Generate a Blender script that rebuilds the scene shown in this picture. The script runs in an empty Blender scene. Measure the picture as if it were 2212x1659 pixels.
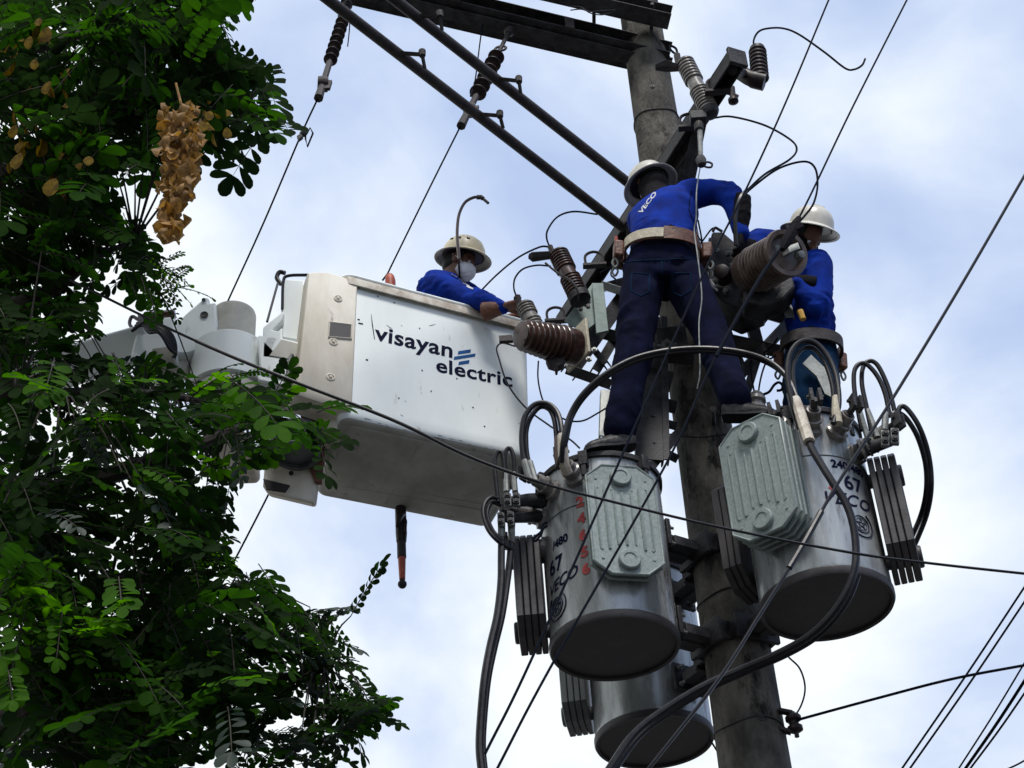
import bpy, bmesh, math, random
from mathutils import Vector, Matrix, noise
from mathutils.bvhtree import BVHTree
random.seed(7)
S = bpy.context.scene
COL = S.collection
V = Vector
PI = math.pi

# ---------------------------------------------------------------- camera
TH = math.radians(38.3); RO = math.radians(3.86); FV = 3700.0; CX, CY = 1106.0, 829.5
CAM = V((0, 0, 1.6))
_F = V((0, math.cos(TH), math.sin(TH))); _U0 = V((0, -math.sin(TH), math.cos(TH))); _R0 = V((1, 0, 0))
_R = _R0*math.cos(RO) - _U0*math.sin(RO); _U = _R0*math.sin(RO) + _U0*math.cos(RO)
cd = bpy.data.cameras.new('camera'); cam = bpy.data.objects.new('camera', cd); COL.objects.link(cam)
cd.sensor_width = 36; cd.lens = 36*FV/2212.0; cd.clip_end = 6000; cd.clip_start = 0.05
m3 = Matrix((_R, _U, -_F)).transposed()
cam.matrix_world = Matrix.Translation(CAM) @ m3.to_4x4()
S.camera = cam

def P(u, v, Y):
    """world point at depth Y seen in direction (u, v) of the survey photo (2212 wide)"""
    d = _F + _R*((u-CX)/FV) + _U*((CY-v)/FV)
    return CAM + d*(Y/d.y)
def PZ(u, v, z):
    d = _F + _R*((u-CX)/FV) + _U*((CY-v)/FV)
    return CAM + d*((z-1.6)/d.z)
def pr(p):
    q = p - CAM; w = q.dot(_F)
    return CX + FV*q.dot(_R)/w, CY - FV*q.dot(_U)/w

# ---------------------------------------------------------------- sky + sun
SUN_EL, SUN_AZ = 60.0, 168.0      # azimuth measured from +Y clockwise: behind and slightly right of the viewer
world = bpy.data.worlds.new('World'); S.world = world; world.use_nodes = True
nt = world.node_tree; nt.nodes.clear()
def N(t, k, **kw):
    n = t.nodes.new(k)
    for a, b in kw.items(): setattr(n, a, b)
    return n
sky = N(nt, 'ShaderNodeTexSky', sky_type='NISHITA', sun_disc=False)
sky.sun_elevation = math.radians(SUN_EL); sky.sun_rotation = math.radians(SUN_AZ); sky.air_density = 1.0; sky.dust_density = 1.5
bg1 = N(nt, 'ShaderNodeBackground'); bg1.inputs['Strength'].default_value = 0.11
bg2 = N(nt, 'ShaderNodeBackground'); bg2.inputs['Strength'].default_value = 1.0
tc = N(nt, 'ShaderNodeTexCoord'); mp = N(nt, 'ShaderNodeMapping'); mp.inputs['Scale'].default_value = (1.0, 1.0, 1.35)
mp.inputs['Location'].default_value = (0.37, 0.1, 0.55)
nz = N(nt, 'ShaderNodeTexNoise'); nz.inputs['Scale'].default_value = 4.3; nz.inputs['Detail'].default_value = 7; nz.inputs['Roughness'].default_value = 0.5
nz.inputs['Distortion'].default_value = 0.25
rp = N(nt, 'ShaderNodeValToRGB'); rp.color_ramp.elements[0].position = 0.36; rp.color_ramp.elements[1].position = 0.60
rp.color_ramp.elements[0].color = (0.88, 0.88, 0.88, 1); rp.color_ramp.elements[1].color = (1, 1, 1, 1)
nz2 = N(nt, 'ShaderNodeTexNoise'); nz2.inputs['Scale'].default_value = 9.0; nz2.inputs['Detail'].default_value = 5
cr = N(nt, 'ShaderNodeValToRGB')
cr.color_ramp.elements[0].position = 0.36; cr.color_ramp.elements[0].color = (0.49, 0.61, 0.87, 1)
cr.color_ramp.elements[1].position = 0.62; e_ = cr.color_ramp.elements.new(.47); e_.color = (.62, .72, .92, 1); cr.color_ramp.elements[2].color = (0.90, 0.95, 0.98, 1)
mx = N(nt, 'ShaderNodeMixShader'); wo = N(nt, 'ShaderNodeOutputWorld')
L = nt.links.new
L(tc.outputs['Generated'], mp.inputs['Vector']); L(mp.outputs[0], nz.inputs['Vector']); L(mp.outputs[0], nz2.inputs['Vector'])
dt = N(nt, 'ShaderNodeVectorMath', operation='DOT_PRODUCT'); dt.inputs[1].default_value = (-.75, .10, -.35); L(tc.outputs['Generated'], dt.inputs[0])
md = N(nt, 'ShaderNodeMath', operation='MULTIPLY_ADD'); md.inputs[1].default_value = .58; L(dt.outputs['Value'], md.inputs[0]); L(nz.outputs['Fac'], md.inputs[2])
ad = N(nt, 'ShaderNodeMath', operation='ADD'); ad.inputs[1].default_value = .13; L(md.outputs[0], ad.inputs[0])
L(ad.outputs[0], rp.inputs[0]); L(ad.outputs[0], cr.inputs[0])
L(cr.outputs[0], bg2.inputs['Color']); L(sky.outputs[0], bg1.inputs['Color'])
L(rp.outputs[0], mx.inputs[0]); L(bg1.outputs[0], mx.inputs[1]); L(bg2.outputs[0], mx.inputs[2]); L(mx.outputs[0], wo.inputs[0])
sl = bpy.data.lights.new('sun', 'SUN'); sl.energy = 3.1; sl.angle = math.radians(14); sl.color = (1.0, 0.96, 0.9)
so = bpy.data.objects.new('sun', sl); COL.objects.link(so)
az = math.radians(SUN_AZ); el = math.radians(SUN_EL)
sd = V((math.sin(az)*math.cos(el), math.cos(az)*math.cos(el), math.sin(el)))
so.rotation_euler = sd.to_track_quat('Z', 'Y').to_euler()
S.view_settings.view_transform = 'Standard'; S.view_settings.look = 'None'; S.view_settings.gamma = 1
S.view_settings.exposure = 0.14; S.view_settings.use_curve_mapping = False
S.render.engine = 'CYCLES'; S.cycles.max_bounces = 6; S.cycles.transparent_max_bounces = 6
try: S.cycles.use_denoising = True
except Exception: pass

# ---------------------------------------------------------------- materials
def mat(name, c1, c2=None, rough=0.6, metal=0.0, scale=12.0, lo=0.35, hi=0.65, bump=0.0, bscale=60.0, trans=0.0,
        stretch=(1, 1, 1), spec=0.5, c3=None, s3=3.0, p3=0.6, coord='Object'):
    m = bpy.data.materials.new(name); m.use_nodes = True; t = m.node_tree
    b = t.nodes['Principled BSDF']; l = t.links.new
    b.inputs['Roughness'].default_value = rough; b.inputs['Metallic'].default_value = metal
    b.inputs['Specular IOR Level'].default_value = spec
    co = N(t, 'ShaderNodeTexCoord'); mpn = N(t, 'ShaderNodeMapping'); mpn.inputs['Scale'].default_value = stretch
    l(co.outputs[coord], mpn.inputs[0])
    c2 = c2 or tuple(x*0.7 for x in c1)
    n = N(t, 'ShaderNodeTexNoise'); n.inputs['Scale'].default_value = scale; n.inputs['Detail'].default_value = 8; n.inputs['Roughness'].default_value = 0.62
    l(mpn.outputs[0], n.inputs['Vector'])
    r = N(t, 'ShaderNodeValToRGB'); r.color_ramp.elements[0].position = lo; r.color_ramp.elements[1].position = hi
    r.color_ramp.elements[0].color = (*c2, 1); r.color_ramp.elements[1].color = (*c1, 1)
    l(n.outputs['Fac'], r.inputs[0]); out = r.outputs[0]
    if c3:
        n3 = N(t, 'ShaderNodeTexNoise'); n3.inputs['Scale'].default_value = s3; n3.inputs['Detail'].default_value = 9; n3.inputs['Roughness'].default_value = 0.7
        l(mpn.outputs[0], n3.inputs['Vector'])
        r3 = N(t, 'ShaderNodeValToRGB'); r3.color_ramp.elements[0].position = p3; r3.color_ramp.elements[1].position = p3+0.08
        l(n3.outputs['Fac'], r3.inputs[0])
        mxx = N(t, 'ShaderNodeMixRGB'); l(r3.outputs[0], mxx.inputs[0]); l(out, mxx.inputs[1]); mxx.inputs[2].default_value = (*c3, 1)
        out = mxx.outputs[0]
    l(out, b.inputs['Base Color'])
    rr = N(t, 'ShaderNodeMapRange'); rr.inputs['To Min'].default_value = max(0.05, rough-0.12); rr.inputs['To Max'].default_value = min(1, rough+0.12)
    l(n.outputs['Fac'], rr.inputs[0]); l(rr.outputs[0], b.inputs['Roughness'])
    if bump:
        bn = N(t, 'ShaderNodeTexNoise'); bn.inputs['Scale'].default_value = bscale; bn.inputs['Detail'].default_value = 6
        l(mpn.outputs[0], bn.inputs['Vector']); bp = N(t, 'ShaderNodeBump'); bp.inputs['Strength'].default_value = bump; bp.inputs['Distance'].default_value = 0.01
        l(bn.outputs['Fac'], bp.inputs['Height']); l(bp.outputs[0], b.inputs['Normal'])
    if trans:
        tr = N(t, 'ShaderNodeBsdfTranslucent'); ms = N(t, 'ShaderNodeMixShader'); ms.inputs[0].default_value = trans
        hs = N(t, 'ShaderNodeHueSaturation'); hs.inputs['Value'].default_value = 1.5; hs.inputs['Saturation'].default_value = 1.1
        l(out, hs.inputs['Color']); l(hs.outputs[0], tr.inputs[0])
        l(b.outputs[0], ms.inputs[1]); l(tr.outputs[0], ms.inputs[2]); l(ms.outputs[0], t.nodes['Material Output'].inputs['Surface'])
    return m
M = dict(
    concrete=mat('concrete', (.125, .117, .102), (.040, .037, .033), .92, scale=9, bump=1.0, bscale=60, spec=.2, c3=(.016, .014, .013), s3=5, p3=.54, stretch=(1, 1, .45)),
    steel=mat('weathered_steel', (.050, .049, .052), (.011, .010, .012), .6, .1, scale=11, bump=.3, bscale=70, spec=.3, c3=(.09, .085, .08), s3=6, p3=.64),
    steel_rust=mat('rusty_steel', (.04, .032, .033), (.014, .010, .011), .7, .1, scale=18, bump=.3),
    galv=mat('galvanised_steel', (.24, .25, .24), (.12, .13, .125), .5, .35, scale=25, bump=.1, c3=(.08, .08, .07), s3=8, p3=.62),
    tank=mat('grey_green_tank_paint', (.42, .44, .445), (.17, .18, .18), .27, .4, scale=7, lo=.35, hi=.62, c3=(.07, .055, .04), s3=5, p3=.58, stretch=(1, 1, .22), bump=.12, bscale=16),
    tank_dark=mat('shaded_tank_paint', (.045, .040, .043), (.022, .019, .021), .55, scale=8, bump=.1, c3=(.012, .01, .01), s3=5, p3=.6),  # tank paint darkened to carry underside shade, side fins share it
    fin=mat('dull_grey_radiator_paint', (.12, .135, .14), (.05, .055, .06), .4, scale=9, stretch=(1, 1, .3), bump=.08),
    plate=mat('mottled_grey_green_paint', (.26, .30, .29), (.17, .21, .20), .4, scale=70, c3=(.13, .14, .12), s3=6, p3=.62, bump=.05),
    galv_g=mat('greenish_galvanised_plate', (.20, .26, .24), (.11, .15, .14), .6, .2, scale=18, bump=.1, c3=(.05, .05, .045), s3=8, p3=.6),
    porc_grey=mat('grey_porcelain', (.26, .24, .22), (.11, .10, .095), .25, scale=20, c3=(.04, .03, .03), s3=9, p3=.6),
    porc_brown=mat('brown_porcelain', (.085, .045, .035), (.026, .014, .012), .25, scale=14, c3=(.02, .013, .012), s3=7, p3=.6),
    porc_dark=mat('dark_brown_porcelain', (.030, .018, .018), (.014, .009, .010), .45, scale=12, spec=.25),
    porc_pale=mat('highlight_pale_brown_porcelain', (.13, .092, .076), (.035, .024, .02), .35, scale=12, c3=(.05, .035, .03), s3=7, p3=.6),  # lighter brown, rib highlights put into the porcelain colour
    rubber=mat('black_cable', (.010, .009, .013), (.004, .004, .006), .4, scale=30, spec=.28),
    wire=mat('weathered_wire', (.005, .008, .015), (.003, .004, .008), .8, .0, scale=30, spec=.06),
    white=mat('white_gelcoat', (.80, .84, .83), (.69, .74, .73), .5, scale=4, spec=.25, lo=.25, hi=.6, c3=(.48, .47, .42), s3=11, p3=.63, stretch=(1, 1, .3), bump=.03, bscale=14),
    cream=mat('dirty_cream_gelcoat', (.72, .69, .61), (.52, .46, .37), .75, scale=4, spec=.15, c3=(.20, .13, .085), s3=9, p3=.62, stretch=(1, 1, .35), bump=.05),
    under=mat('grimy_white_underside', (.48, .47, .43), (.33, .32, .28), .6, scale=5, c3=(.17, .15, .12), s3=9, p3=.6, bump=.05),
    rim=mat('worn_tan_rim', (.62, .58, .50), (.30, .24, .18), .5, scale=16),
    dark=mat('dark_cavity_paint', (.025, .02, .022), (.014, .012, .013), .6),
    mark=mat('navy_lettering', (.006, .008, .032), (.005, .006, .022), .7, spec=.05),
    markblue=mat('blue_mark', (.012, .10, .30), (.010, .07, .22), .6, spec=.1),
    markred=mat('red_digits', (.30, .018, .02), (.2, .012, .015), .5),
    orange=mat('orange_red_grip', (.42, .07, .03), (.22, .035, .02), .5),
    yellow=mat('yellow_tag', (.7, .4, .06), (.5, .28, .05), .5),
    blue=mat('blue_work_shirt', (.006, .036, .32), (.004, .016, .15), .9, scale=9, bump=.35, bscale=220, spec=.1),
    navy=mat('navy_work_trousers', (.007, .009, .030), (.003, .004, .012), .95, scale=10, bump=.4, bscale=180, spec=.05),
    denim=mat('blue_denim', (.006, .026, .062), (.003, .012, .032), .95, scale=14, bump=.4, bscale=200, spec=.05, c3=(.015, .045, .08), s3=9, p3=.6),
    reflect=mat('white_stripe', (.62, .62, .66), (.45, .45, .5), .5),
    helm=mat('white_helmet', (.60, .58, .52), (.46, .44, .38), .35, scale=9, c3=(.25, .22, .17), s3=14, p3=.66),
    helm_y=mat('yellowed_helmet', (.60, .54, .38), (.45, .39, .26), .38, scale=9, c3=(.2, .15, .08), s3=12, p3=.62),
    helm_in=mat('helmet_inside', (.018, .012, .014), (.010, .007, .008), .4),
    leather=mat('brown_leather', (.16, .06, .03), (.06, .022, .014), .5, scale=30, bump=.3),
    web=mat('pale_webbing', (.55, .50, .38), (.38, .34, .26), .7, scale=40, bump=.2),
    boot=mat('black_boot', (.022, .021, .023), (.012, .011, .012), .5, spec=.3, scale=20, bump=.2),
    glove=mat('dark_glove', (.012, .011, .014), (.006, .006, .008), .85, bump=.3, spec=.08),
    glove_b=mat('brown_glove', (.20, .075, .04), (.09, .035, .02), .65, scale=30, bump=.3),
    skin=mat('skin', (.20, .095, .06), (.14, .065, .04), .5, scale=20),
    hair=mat('black_hair', (.012, .01, .01), (.008, .007, .007), .6),
    mask=mat('white_face_mask', (.75, .75, .78), (.65, .65, .7), .8, bump=.2),
    bark=mat('bark', (.035, .028, .02), (.016, .013, .010), .9, scale=10, bump=.7, bscale=30),
    leaf=mat('dark_leaf', (.014, .031, .008), (.006, .013, .004), .8, scale=4, trans=.40, spec=.04),
    leaf2=mat('mid_leaf', (.024, .070, .007), (.010, .030, .005), .8, scale=4, trans=.55, spec=.04),
    leaf3=mat('young_leaf', (.06, .16, .012), (.03, .085, .008), .7, scale=5, trans=.6, spec=.08),
    leaf4=mat('glossy_leaf', (.018, .036, .024), (.008, .016, .011), .6, scale=5, trans=.15, spec=.35),
    dry=mat('dry_leaf', (.38, .21, .06), (.13, .07, .02), .7, scale=14, trans=.32, bump=.3),
    yel=mat('yellowing_leaf', (.17, .11, .014), (.075, .045, .010), .8, scale=30, lo=.4, hi=.6, trans=.4, spec=.1),
    ground=mat('street_ground', (.075, .073, .07), (.045, .045, .043), .9, scale=.6, bump=.3, bscale=8),
)

# ---------------------------------------------------------------- mesh builder
class MB:
    def __init__(s): s.v = []; s.f = []; s.mi = []
    def add(s, vs, fs, mi=0):
        o = len(s.v); s.v += [V(x) for x in vs]; s.f += [tuple(i+o for i in f) for f in fs]; s.mi += [mi]*len(fs)
        return s
    def loft(s, secs, cap=True, mi=0, closed=True):
        n = len(secs[0]); o = len(s.v)
        for c in secs: s.v += [V(x) for x in c]
        for i in range(len(secs)-1):
            for j in range(n if closed else n-1):
                a = o+i*n+j; b = o+i*n+(j+1) % n
                s.f.append((a, b, b+n, a+n)); s.mi.append(mi)
        if cap:
            s.f.append(tuple(o+j for j in range(n))[::-1]); s.mi.append(mi)
            s.f.append(tuple(o+(len(secs)-1)*n+j for j in range(n))); s.mi.append(mi)
        return s
    def tube(s, pts, r, seg=8, mi=0, cap=True, flat=None, ref=None):
        pts = [V(p) for p in pts]; n = len(pts)
        rr = r if isinstance(r, (list, tuple)) else [r]*n
        ts = []
        for i in range(n):
            a = pts[max(0, i-1)]; b = pts[min(n-1, i+1)]; d = b-a
            ts.append(d.normalized() if d.length > 1e-9 else V((0, 0, 1)))
        up = V(ref) if ref else (V((0, 0, 1)) if abs(ts[0].z) < .9 else V((1, 0, 0)))
        x = ts[0].cross(up).normalized(); secs = []
        for i in range(n):
            x = (x - ts[i]*x.dot(ts[i])).normalized(); y = ts[i].cross(x)
            fl = flat if flat else 1.0
            secs.append([pts[i] + x*math.cos(2*PI*j/seg)*rr[i] + y*math.sin(2*PI*j/seg)*rr[i]*fl for j in range(seg)])
        return s.loft(secs, cap, mi)
    def box(s, c, ax, ay, az, mi=0):
        c, ax, ay, az = V(c), V(ax), V(ay), V(az)
        vs = [c+ax*i+ay*j+az*k for i in (-1, 1) for j in (-1, 1) for k in (-1, 1)]
        fs = [(0, 1, 3, 2), (4, 6, 7, 5), (0, 4, 5, 1), (2, 3, 7, 6), (0, 2, 6, 4), (1, 5, 7, 3)]
        return s.add(vs, fs, mi)
    def prism(s, poly, depth, mi=0):
        """poly of 3D points, extruded by the vector depth"""
        n = len(poly); a = [V(p) for p in poly]; b = [p+V(depth) for p in a]
        fs = [tuple(range(n)), tuple(range(2*n-1, n-1, -1))] + [(i, i+n, (i+1) % n+n, (i+1) % n) for i in range(n)]
        return s.add(a+b, fs, mi)
    def lathe(s, o, ax, prof, seg=24, mi=0, sx=1.0, xr=None, cap=True):
        o = V(o); ax = V(ax).normalized(); x = V(xr) if xr else (V((0, 0, 1)) if abs(ax.z) < .9 else V((1, 0, 0)))
        x = (x-ax*x.dot(ax)).normalized(); y = ax.cross(x)
        secs = [[o+ax*h+(x*math.cos(2*PI*j/seg)*sx+y*math.sin(2*PI*j/seg))*r for j in range(seg)] for r, h in prof]
        return s.loft(secs, cap, mi)
    def ball(s, c, rx, ry=None, rz=None, fx=None, fz=None, seg=16, rings=10, mi=0):
        ry = ry or rx; rz = rz or rx; fz = V(fz).normalized() if fz else V((0, 0, 1)); fx = V(fx) if fx else V((1, 0, 0))
        fx = (fx-fz*fx.dot(fz)).normalized(); fy = fz.cross(fx); c = V(c); secs = []
        for i in range(rings+1):
            a = -PI/2+PI*i/rings; a = max(-PI/2+.02, min(PI/2-.02, a)); q = math.cos(a)
            secs.append([c+fx*rx*q*math.cos(2*PI*j/seg)+fy*ry*q*math.sin(2*PI*j/seg)+fz*rz*math.sin(a) for j in range(seg)])
        return s.loft(secs, True, mi)
    def mesh(s, name, off=V((0, 0, 0))):
        me = bpy.data.meshes.new(name); me.from_pydata([p-off for p in s.v], [], s.f); me.polygons.foreach_set('material_index', s.mi)
        me.update(); bm = bmesh.new(); bm.from_mesh(me); bmesh.ops.recalc_face_normals(bm, faces=bm.faces); bm.to_mesh(me); bm.free()
        return me
    def build(s, name, m, parent=None, bevel=0, smooth=True, angle=35):
        off = wloc(parent)
        me = s.mesh(name, off)
        return link(name, me, m, parent, bevel, smooth, angle)
def loose(mb, name, m, parent, **kw):
    """one object per connected piece"""
    n = len(mb.v); par = list(range(n))
    def find(i):
        while par[i] != i: par[i] = par[par[i]]; i = par[i]
        return i
    for f in mb.f:
        for i in f[1:]: par[find(i)] = find(f[0])
    grp = {}
    for k, f in enumerate(mb.f): grp.setdefault(find(f[0]), []).append(f)
    for fs in grp.values():
        ids = sorted({i for f in fs for i in f}); mp_ = {i: k for k, i in enumerate(ids)}; q = MB(); q.add([mb.v[i] for i in ids], [tuple(mp_[i] for i in f) for f in fs]); o = q.build(name, m, parent, **kw)
    return o
def wloc(p):
    o = V((0, 0, 0))
    while p is not None: o += p.location; p = p.parent
    return o
def link(name, me, m, parent=None, bevel=0, smooth=True, angle=35):
    for x in (m if isinstance(m, (list, tuple)) else [m]): me.materials.append(M[x] if isinstance(x, str) else x)
    if smooth:
        me.polygons.foreach_set('use_smooth', [True]*len(me.polygons))
        try: me.set_sharp_from_angle(angle=math.radians(angle))
        except Exception: pass
    o = bpy.data.objects.new(name, me); COL.objects.link(o); o.parent = parent
    if bevel:
        b = o.modifiers.new('bevel', 'BEVEL'); b.width = bevel; b.segments = 2; b.limit_method = 'ANGLE'; b.angle_limit = math.radians(40)
    return o
def thing(name, label, cat, loc, group=None):
    o = bpy.data.objects.new(name, None); COL.objects.link(o); o.location = loc; o.empty_display_size = .1
    return tag(o, label, cat, group)
def tag(o, label, cat, group=None, kind=None):
    o['label'] = label; o['category'] = cat
    if group: o['group'] = group
    if kind: o['kind'] = kind
    return o
def cr(pts, sub=8):
    """Catmull-Rom through 3D points"""
    p = [V(x) for x in pts]; p = [p[0]*2-p[1]] + p + [p[-1]*2-p[-2]]; out = []
    for i in range(1, len(p)-2):
        for k in range(sub):
            t = k/sub; a, b, c, d = p[i-1:i+3]
            out.append(0.5*((2*b)+(c-a)*t+(2*a-5*b+4*c-d)*t*t+(3*b-a-3*c+d)*t**3))
    out.append(p[-2]); return out
def UV(lst, Y=None):
    r = []
    for q in lst: r.append(P(q[0], q[1], q[2] if len(q) > 2 else Y))
    return r
def cable(name, label, cat, pts, r, m='rubber', group=None, sub=8, seg=6, extra=None):
    c = cr(pts, sub) if len(pts) > 2 else [V(pts[0]), V(pts[1])]
    full = list(c)
    for e, nb in ((0, 1), (-1, -2)):       # lines that leave the view run on into the distance
        u, v = pr(c[e])
        if u > 2206 or u < -6 or v < -6 or v > 1662:
            d = (c[e]-c[nb]).normalized(); l = 14.0
            if d.z < 0: l = min(l, (c[e].z-.4)/-d.z)
            q = [c[e]+d*l*k for k in (.33, .66, 1.0)]
            full = (q[::-1]+full) if e == 0 else (full+q)
    mb = MB().tube(full, r, seg)
    if extra: extra(mb, c)
    return tag(mb.build(name, m), label, cat, group)
def beam(mb, a, b, w, h, side, t=.008, kind='box'):
    """steel member from a to b; side = direction of its width w; h = the other way"""
    a, b = V(a), V(b); d = (b-a).normalized(); x = V(side); x = (x-d*x.dot(d)).normalized(); y = d.cross(x)
    c = (a+b)/2; l = (b-a)/2
    if kind == 'box': mb.box(c, l, x*w/2, y*h/2)
    elif kind == 'channel':      # web + two flanges, opening towards -y
        mb.box(c+y*(h/2-t/2), l, x*w/2, y*t/2)
        for q in (-1, 1): mb.box(c+x*q*(w/2-t/2)-y*t/2, l, x*t/2, y*(h/2-t/2-.0005))
    elif kind == 'angle':
        mb.box(c+y*(h/2-t/2), l, x*w/2, y*t/2); mb.box(c+x*(w/2-t/2)-y*t/2, l, x*t/2, y*(h/2-t/2-.0005))
    return mb
def text2d(body, size, bold=0.0, shear=0.0, space=1.0):
    cu = bpy.data.curves.new('txt', 'FONT'); cu.body = body; cu.size = size; cu.offset = bold; cu.shear = shear; cu.space_character = space
    cu.resolution_u = 4
    o = bpy.data.objects.new('txt', cu); COL.objects.link(o); dg = bpy.context.evaluated_depsgraph_get()
    me = bpy.data.meshes.new_from_object(o.evaluated_get(dg)); vs = [v.co.copy() for v in me.vertices]; fs = [tuple(p.vertices) for p in me.polygons]
    bpy.data.objects.remove(o); bpy.data.curves.remove(cu); bpy.data.meshes.remove(me)
    return vs, fs
def bake(mb, voxel, fn=None, smooth=3, name='baked'):
    me = mb.mesh(name); o = bpy.data.objects.new(name, me); COL.objects.link(o)
    r = o.modifiers.new('r', 'REMESH'); r.mode = 'VOXEL'; r.voxel_size = voxel
    if smooth: s_ = o.modifiers.new('s', 'SMOOTH'); s_.iterations = smooth; s_.factor = .5
    dg = bpy.context.evaluated_depsgraph_get(); nm = bpy.data.meshes.new_from_object(o.evaluated_get(dg))
    bpy.data.objects.remove(o); bpy.data.meshes.remove(me)
    nm.materials.clear()
    if fn:
        ns = [v.normal.copy() for v in nm.vertices]
        for v, n in zip(nm.vertices, ns): v.co += n*fn(v.co)
        nm.update()
    return nm
def shift(me, off):
    for v in me.vertices: v.co -= off
def folds(amp, f, ax=(1, 1, 1), seed=0):
    a = V(ax)
    def fn(p):
        q = V((p.x*a.x, p.y*a.y, p.z*a.z))*f+V((seed, seed*2.1, 0))
        d = noise.noise(q*.5)*.8
        r = 1-abs(noise.noise(q+V((d, -d, d))))*2.4
        r2 = 1-abs(noise.noise(q*2.1+V((3, d, 1))))*2.4
        k = max(0.0, min(1.0, .45+1.6*noise.noise(p*5.5+V((seed*3, 7, 1)))))
        return amp*(r*1.0+r2*.3)*k-amp*.25
    return fn

# ================================================================ ground
g = MB(); g.add([(-400, -400, 0), (400, -400, 0), (400, 400, 0), (-400, 400, 0)], [(0, 1, 2, 3)])
go = g.build('ground', 'ground', smooth=False); go['kind'] = 'structure'

# ================================================================ pole
PX, PYY = 1.007, 7.4
def polr(z): return .175-.0068*(z-4)
pole = thing('utility_pole', 'tall round concrete utility pole, weathered grey brown, carrying all the equipment', 'utility pole', (PX, PYY, 0))
b = MB(); zs = [0, 2, 4]+[4.2+.2*i for i in range(33)]
b.lathe((PX, PYY, 0), (0, 0, 1), [(polr(z)*(1+.004*math.sin(z*9)), z) for z in zs], 40); b.build('shaft', 'concrete', pole)
for z in (8.93, 9.42, 5.95, 5.25):
    b = MB(); b.tube([V((PX+math.cos(a)*(polr(z)+.003), PYY+math.sin(a)*(polr(z)+.003), z+.012*math.sin(a*3+z))) for a in [2*PI*i/36 for i in range(37)]], .0045, 6)
    b.build('wire_band', 'steel', pole)
rnd = random.Random(3)
for i in range(16):           # bolt holes and studs
    z = 4.9+i*.36+rnd.uniform(-.05, .05); a = math.radians(rnd.uniform(-160, -20)); n = V((math.cos(a), math.sin(a), 0))
    b = MB(); b.lathe(V((PX, PYY, z))+n*(polr(z)-.012), n, [(.011, 0), (.013, .013), (.013, .017), (.006, .018), (.006, 0.01)], 10); b.build('bolt_hole', 'dark', pole)
for u, v in ((1562, 875), (1545, 900)):
    q = P(u, v, 7.2); b = MB(); b.tube([q+V((.0, .12, 0)), q+V((-.02, -.10, -.03))], .011, 8); b.lathe(q+V((-.02, -.1, -.03)), V((-.1, -1, -.2)), [(.019, 0), (.019, .015)], 6)
    b.build('step_bolt', 'steel_rust', pole)

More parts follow.
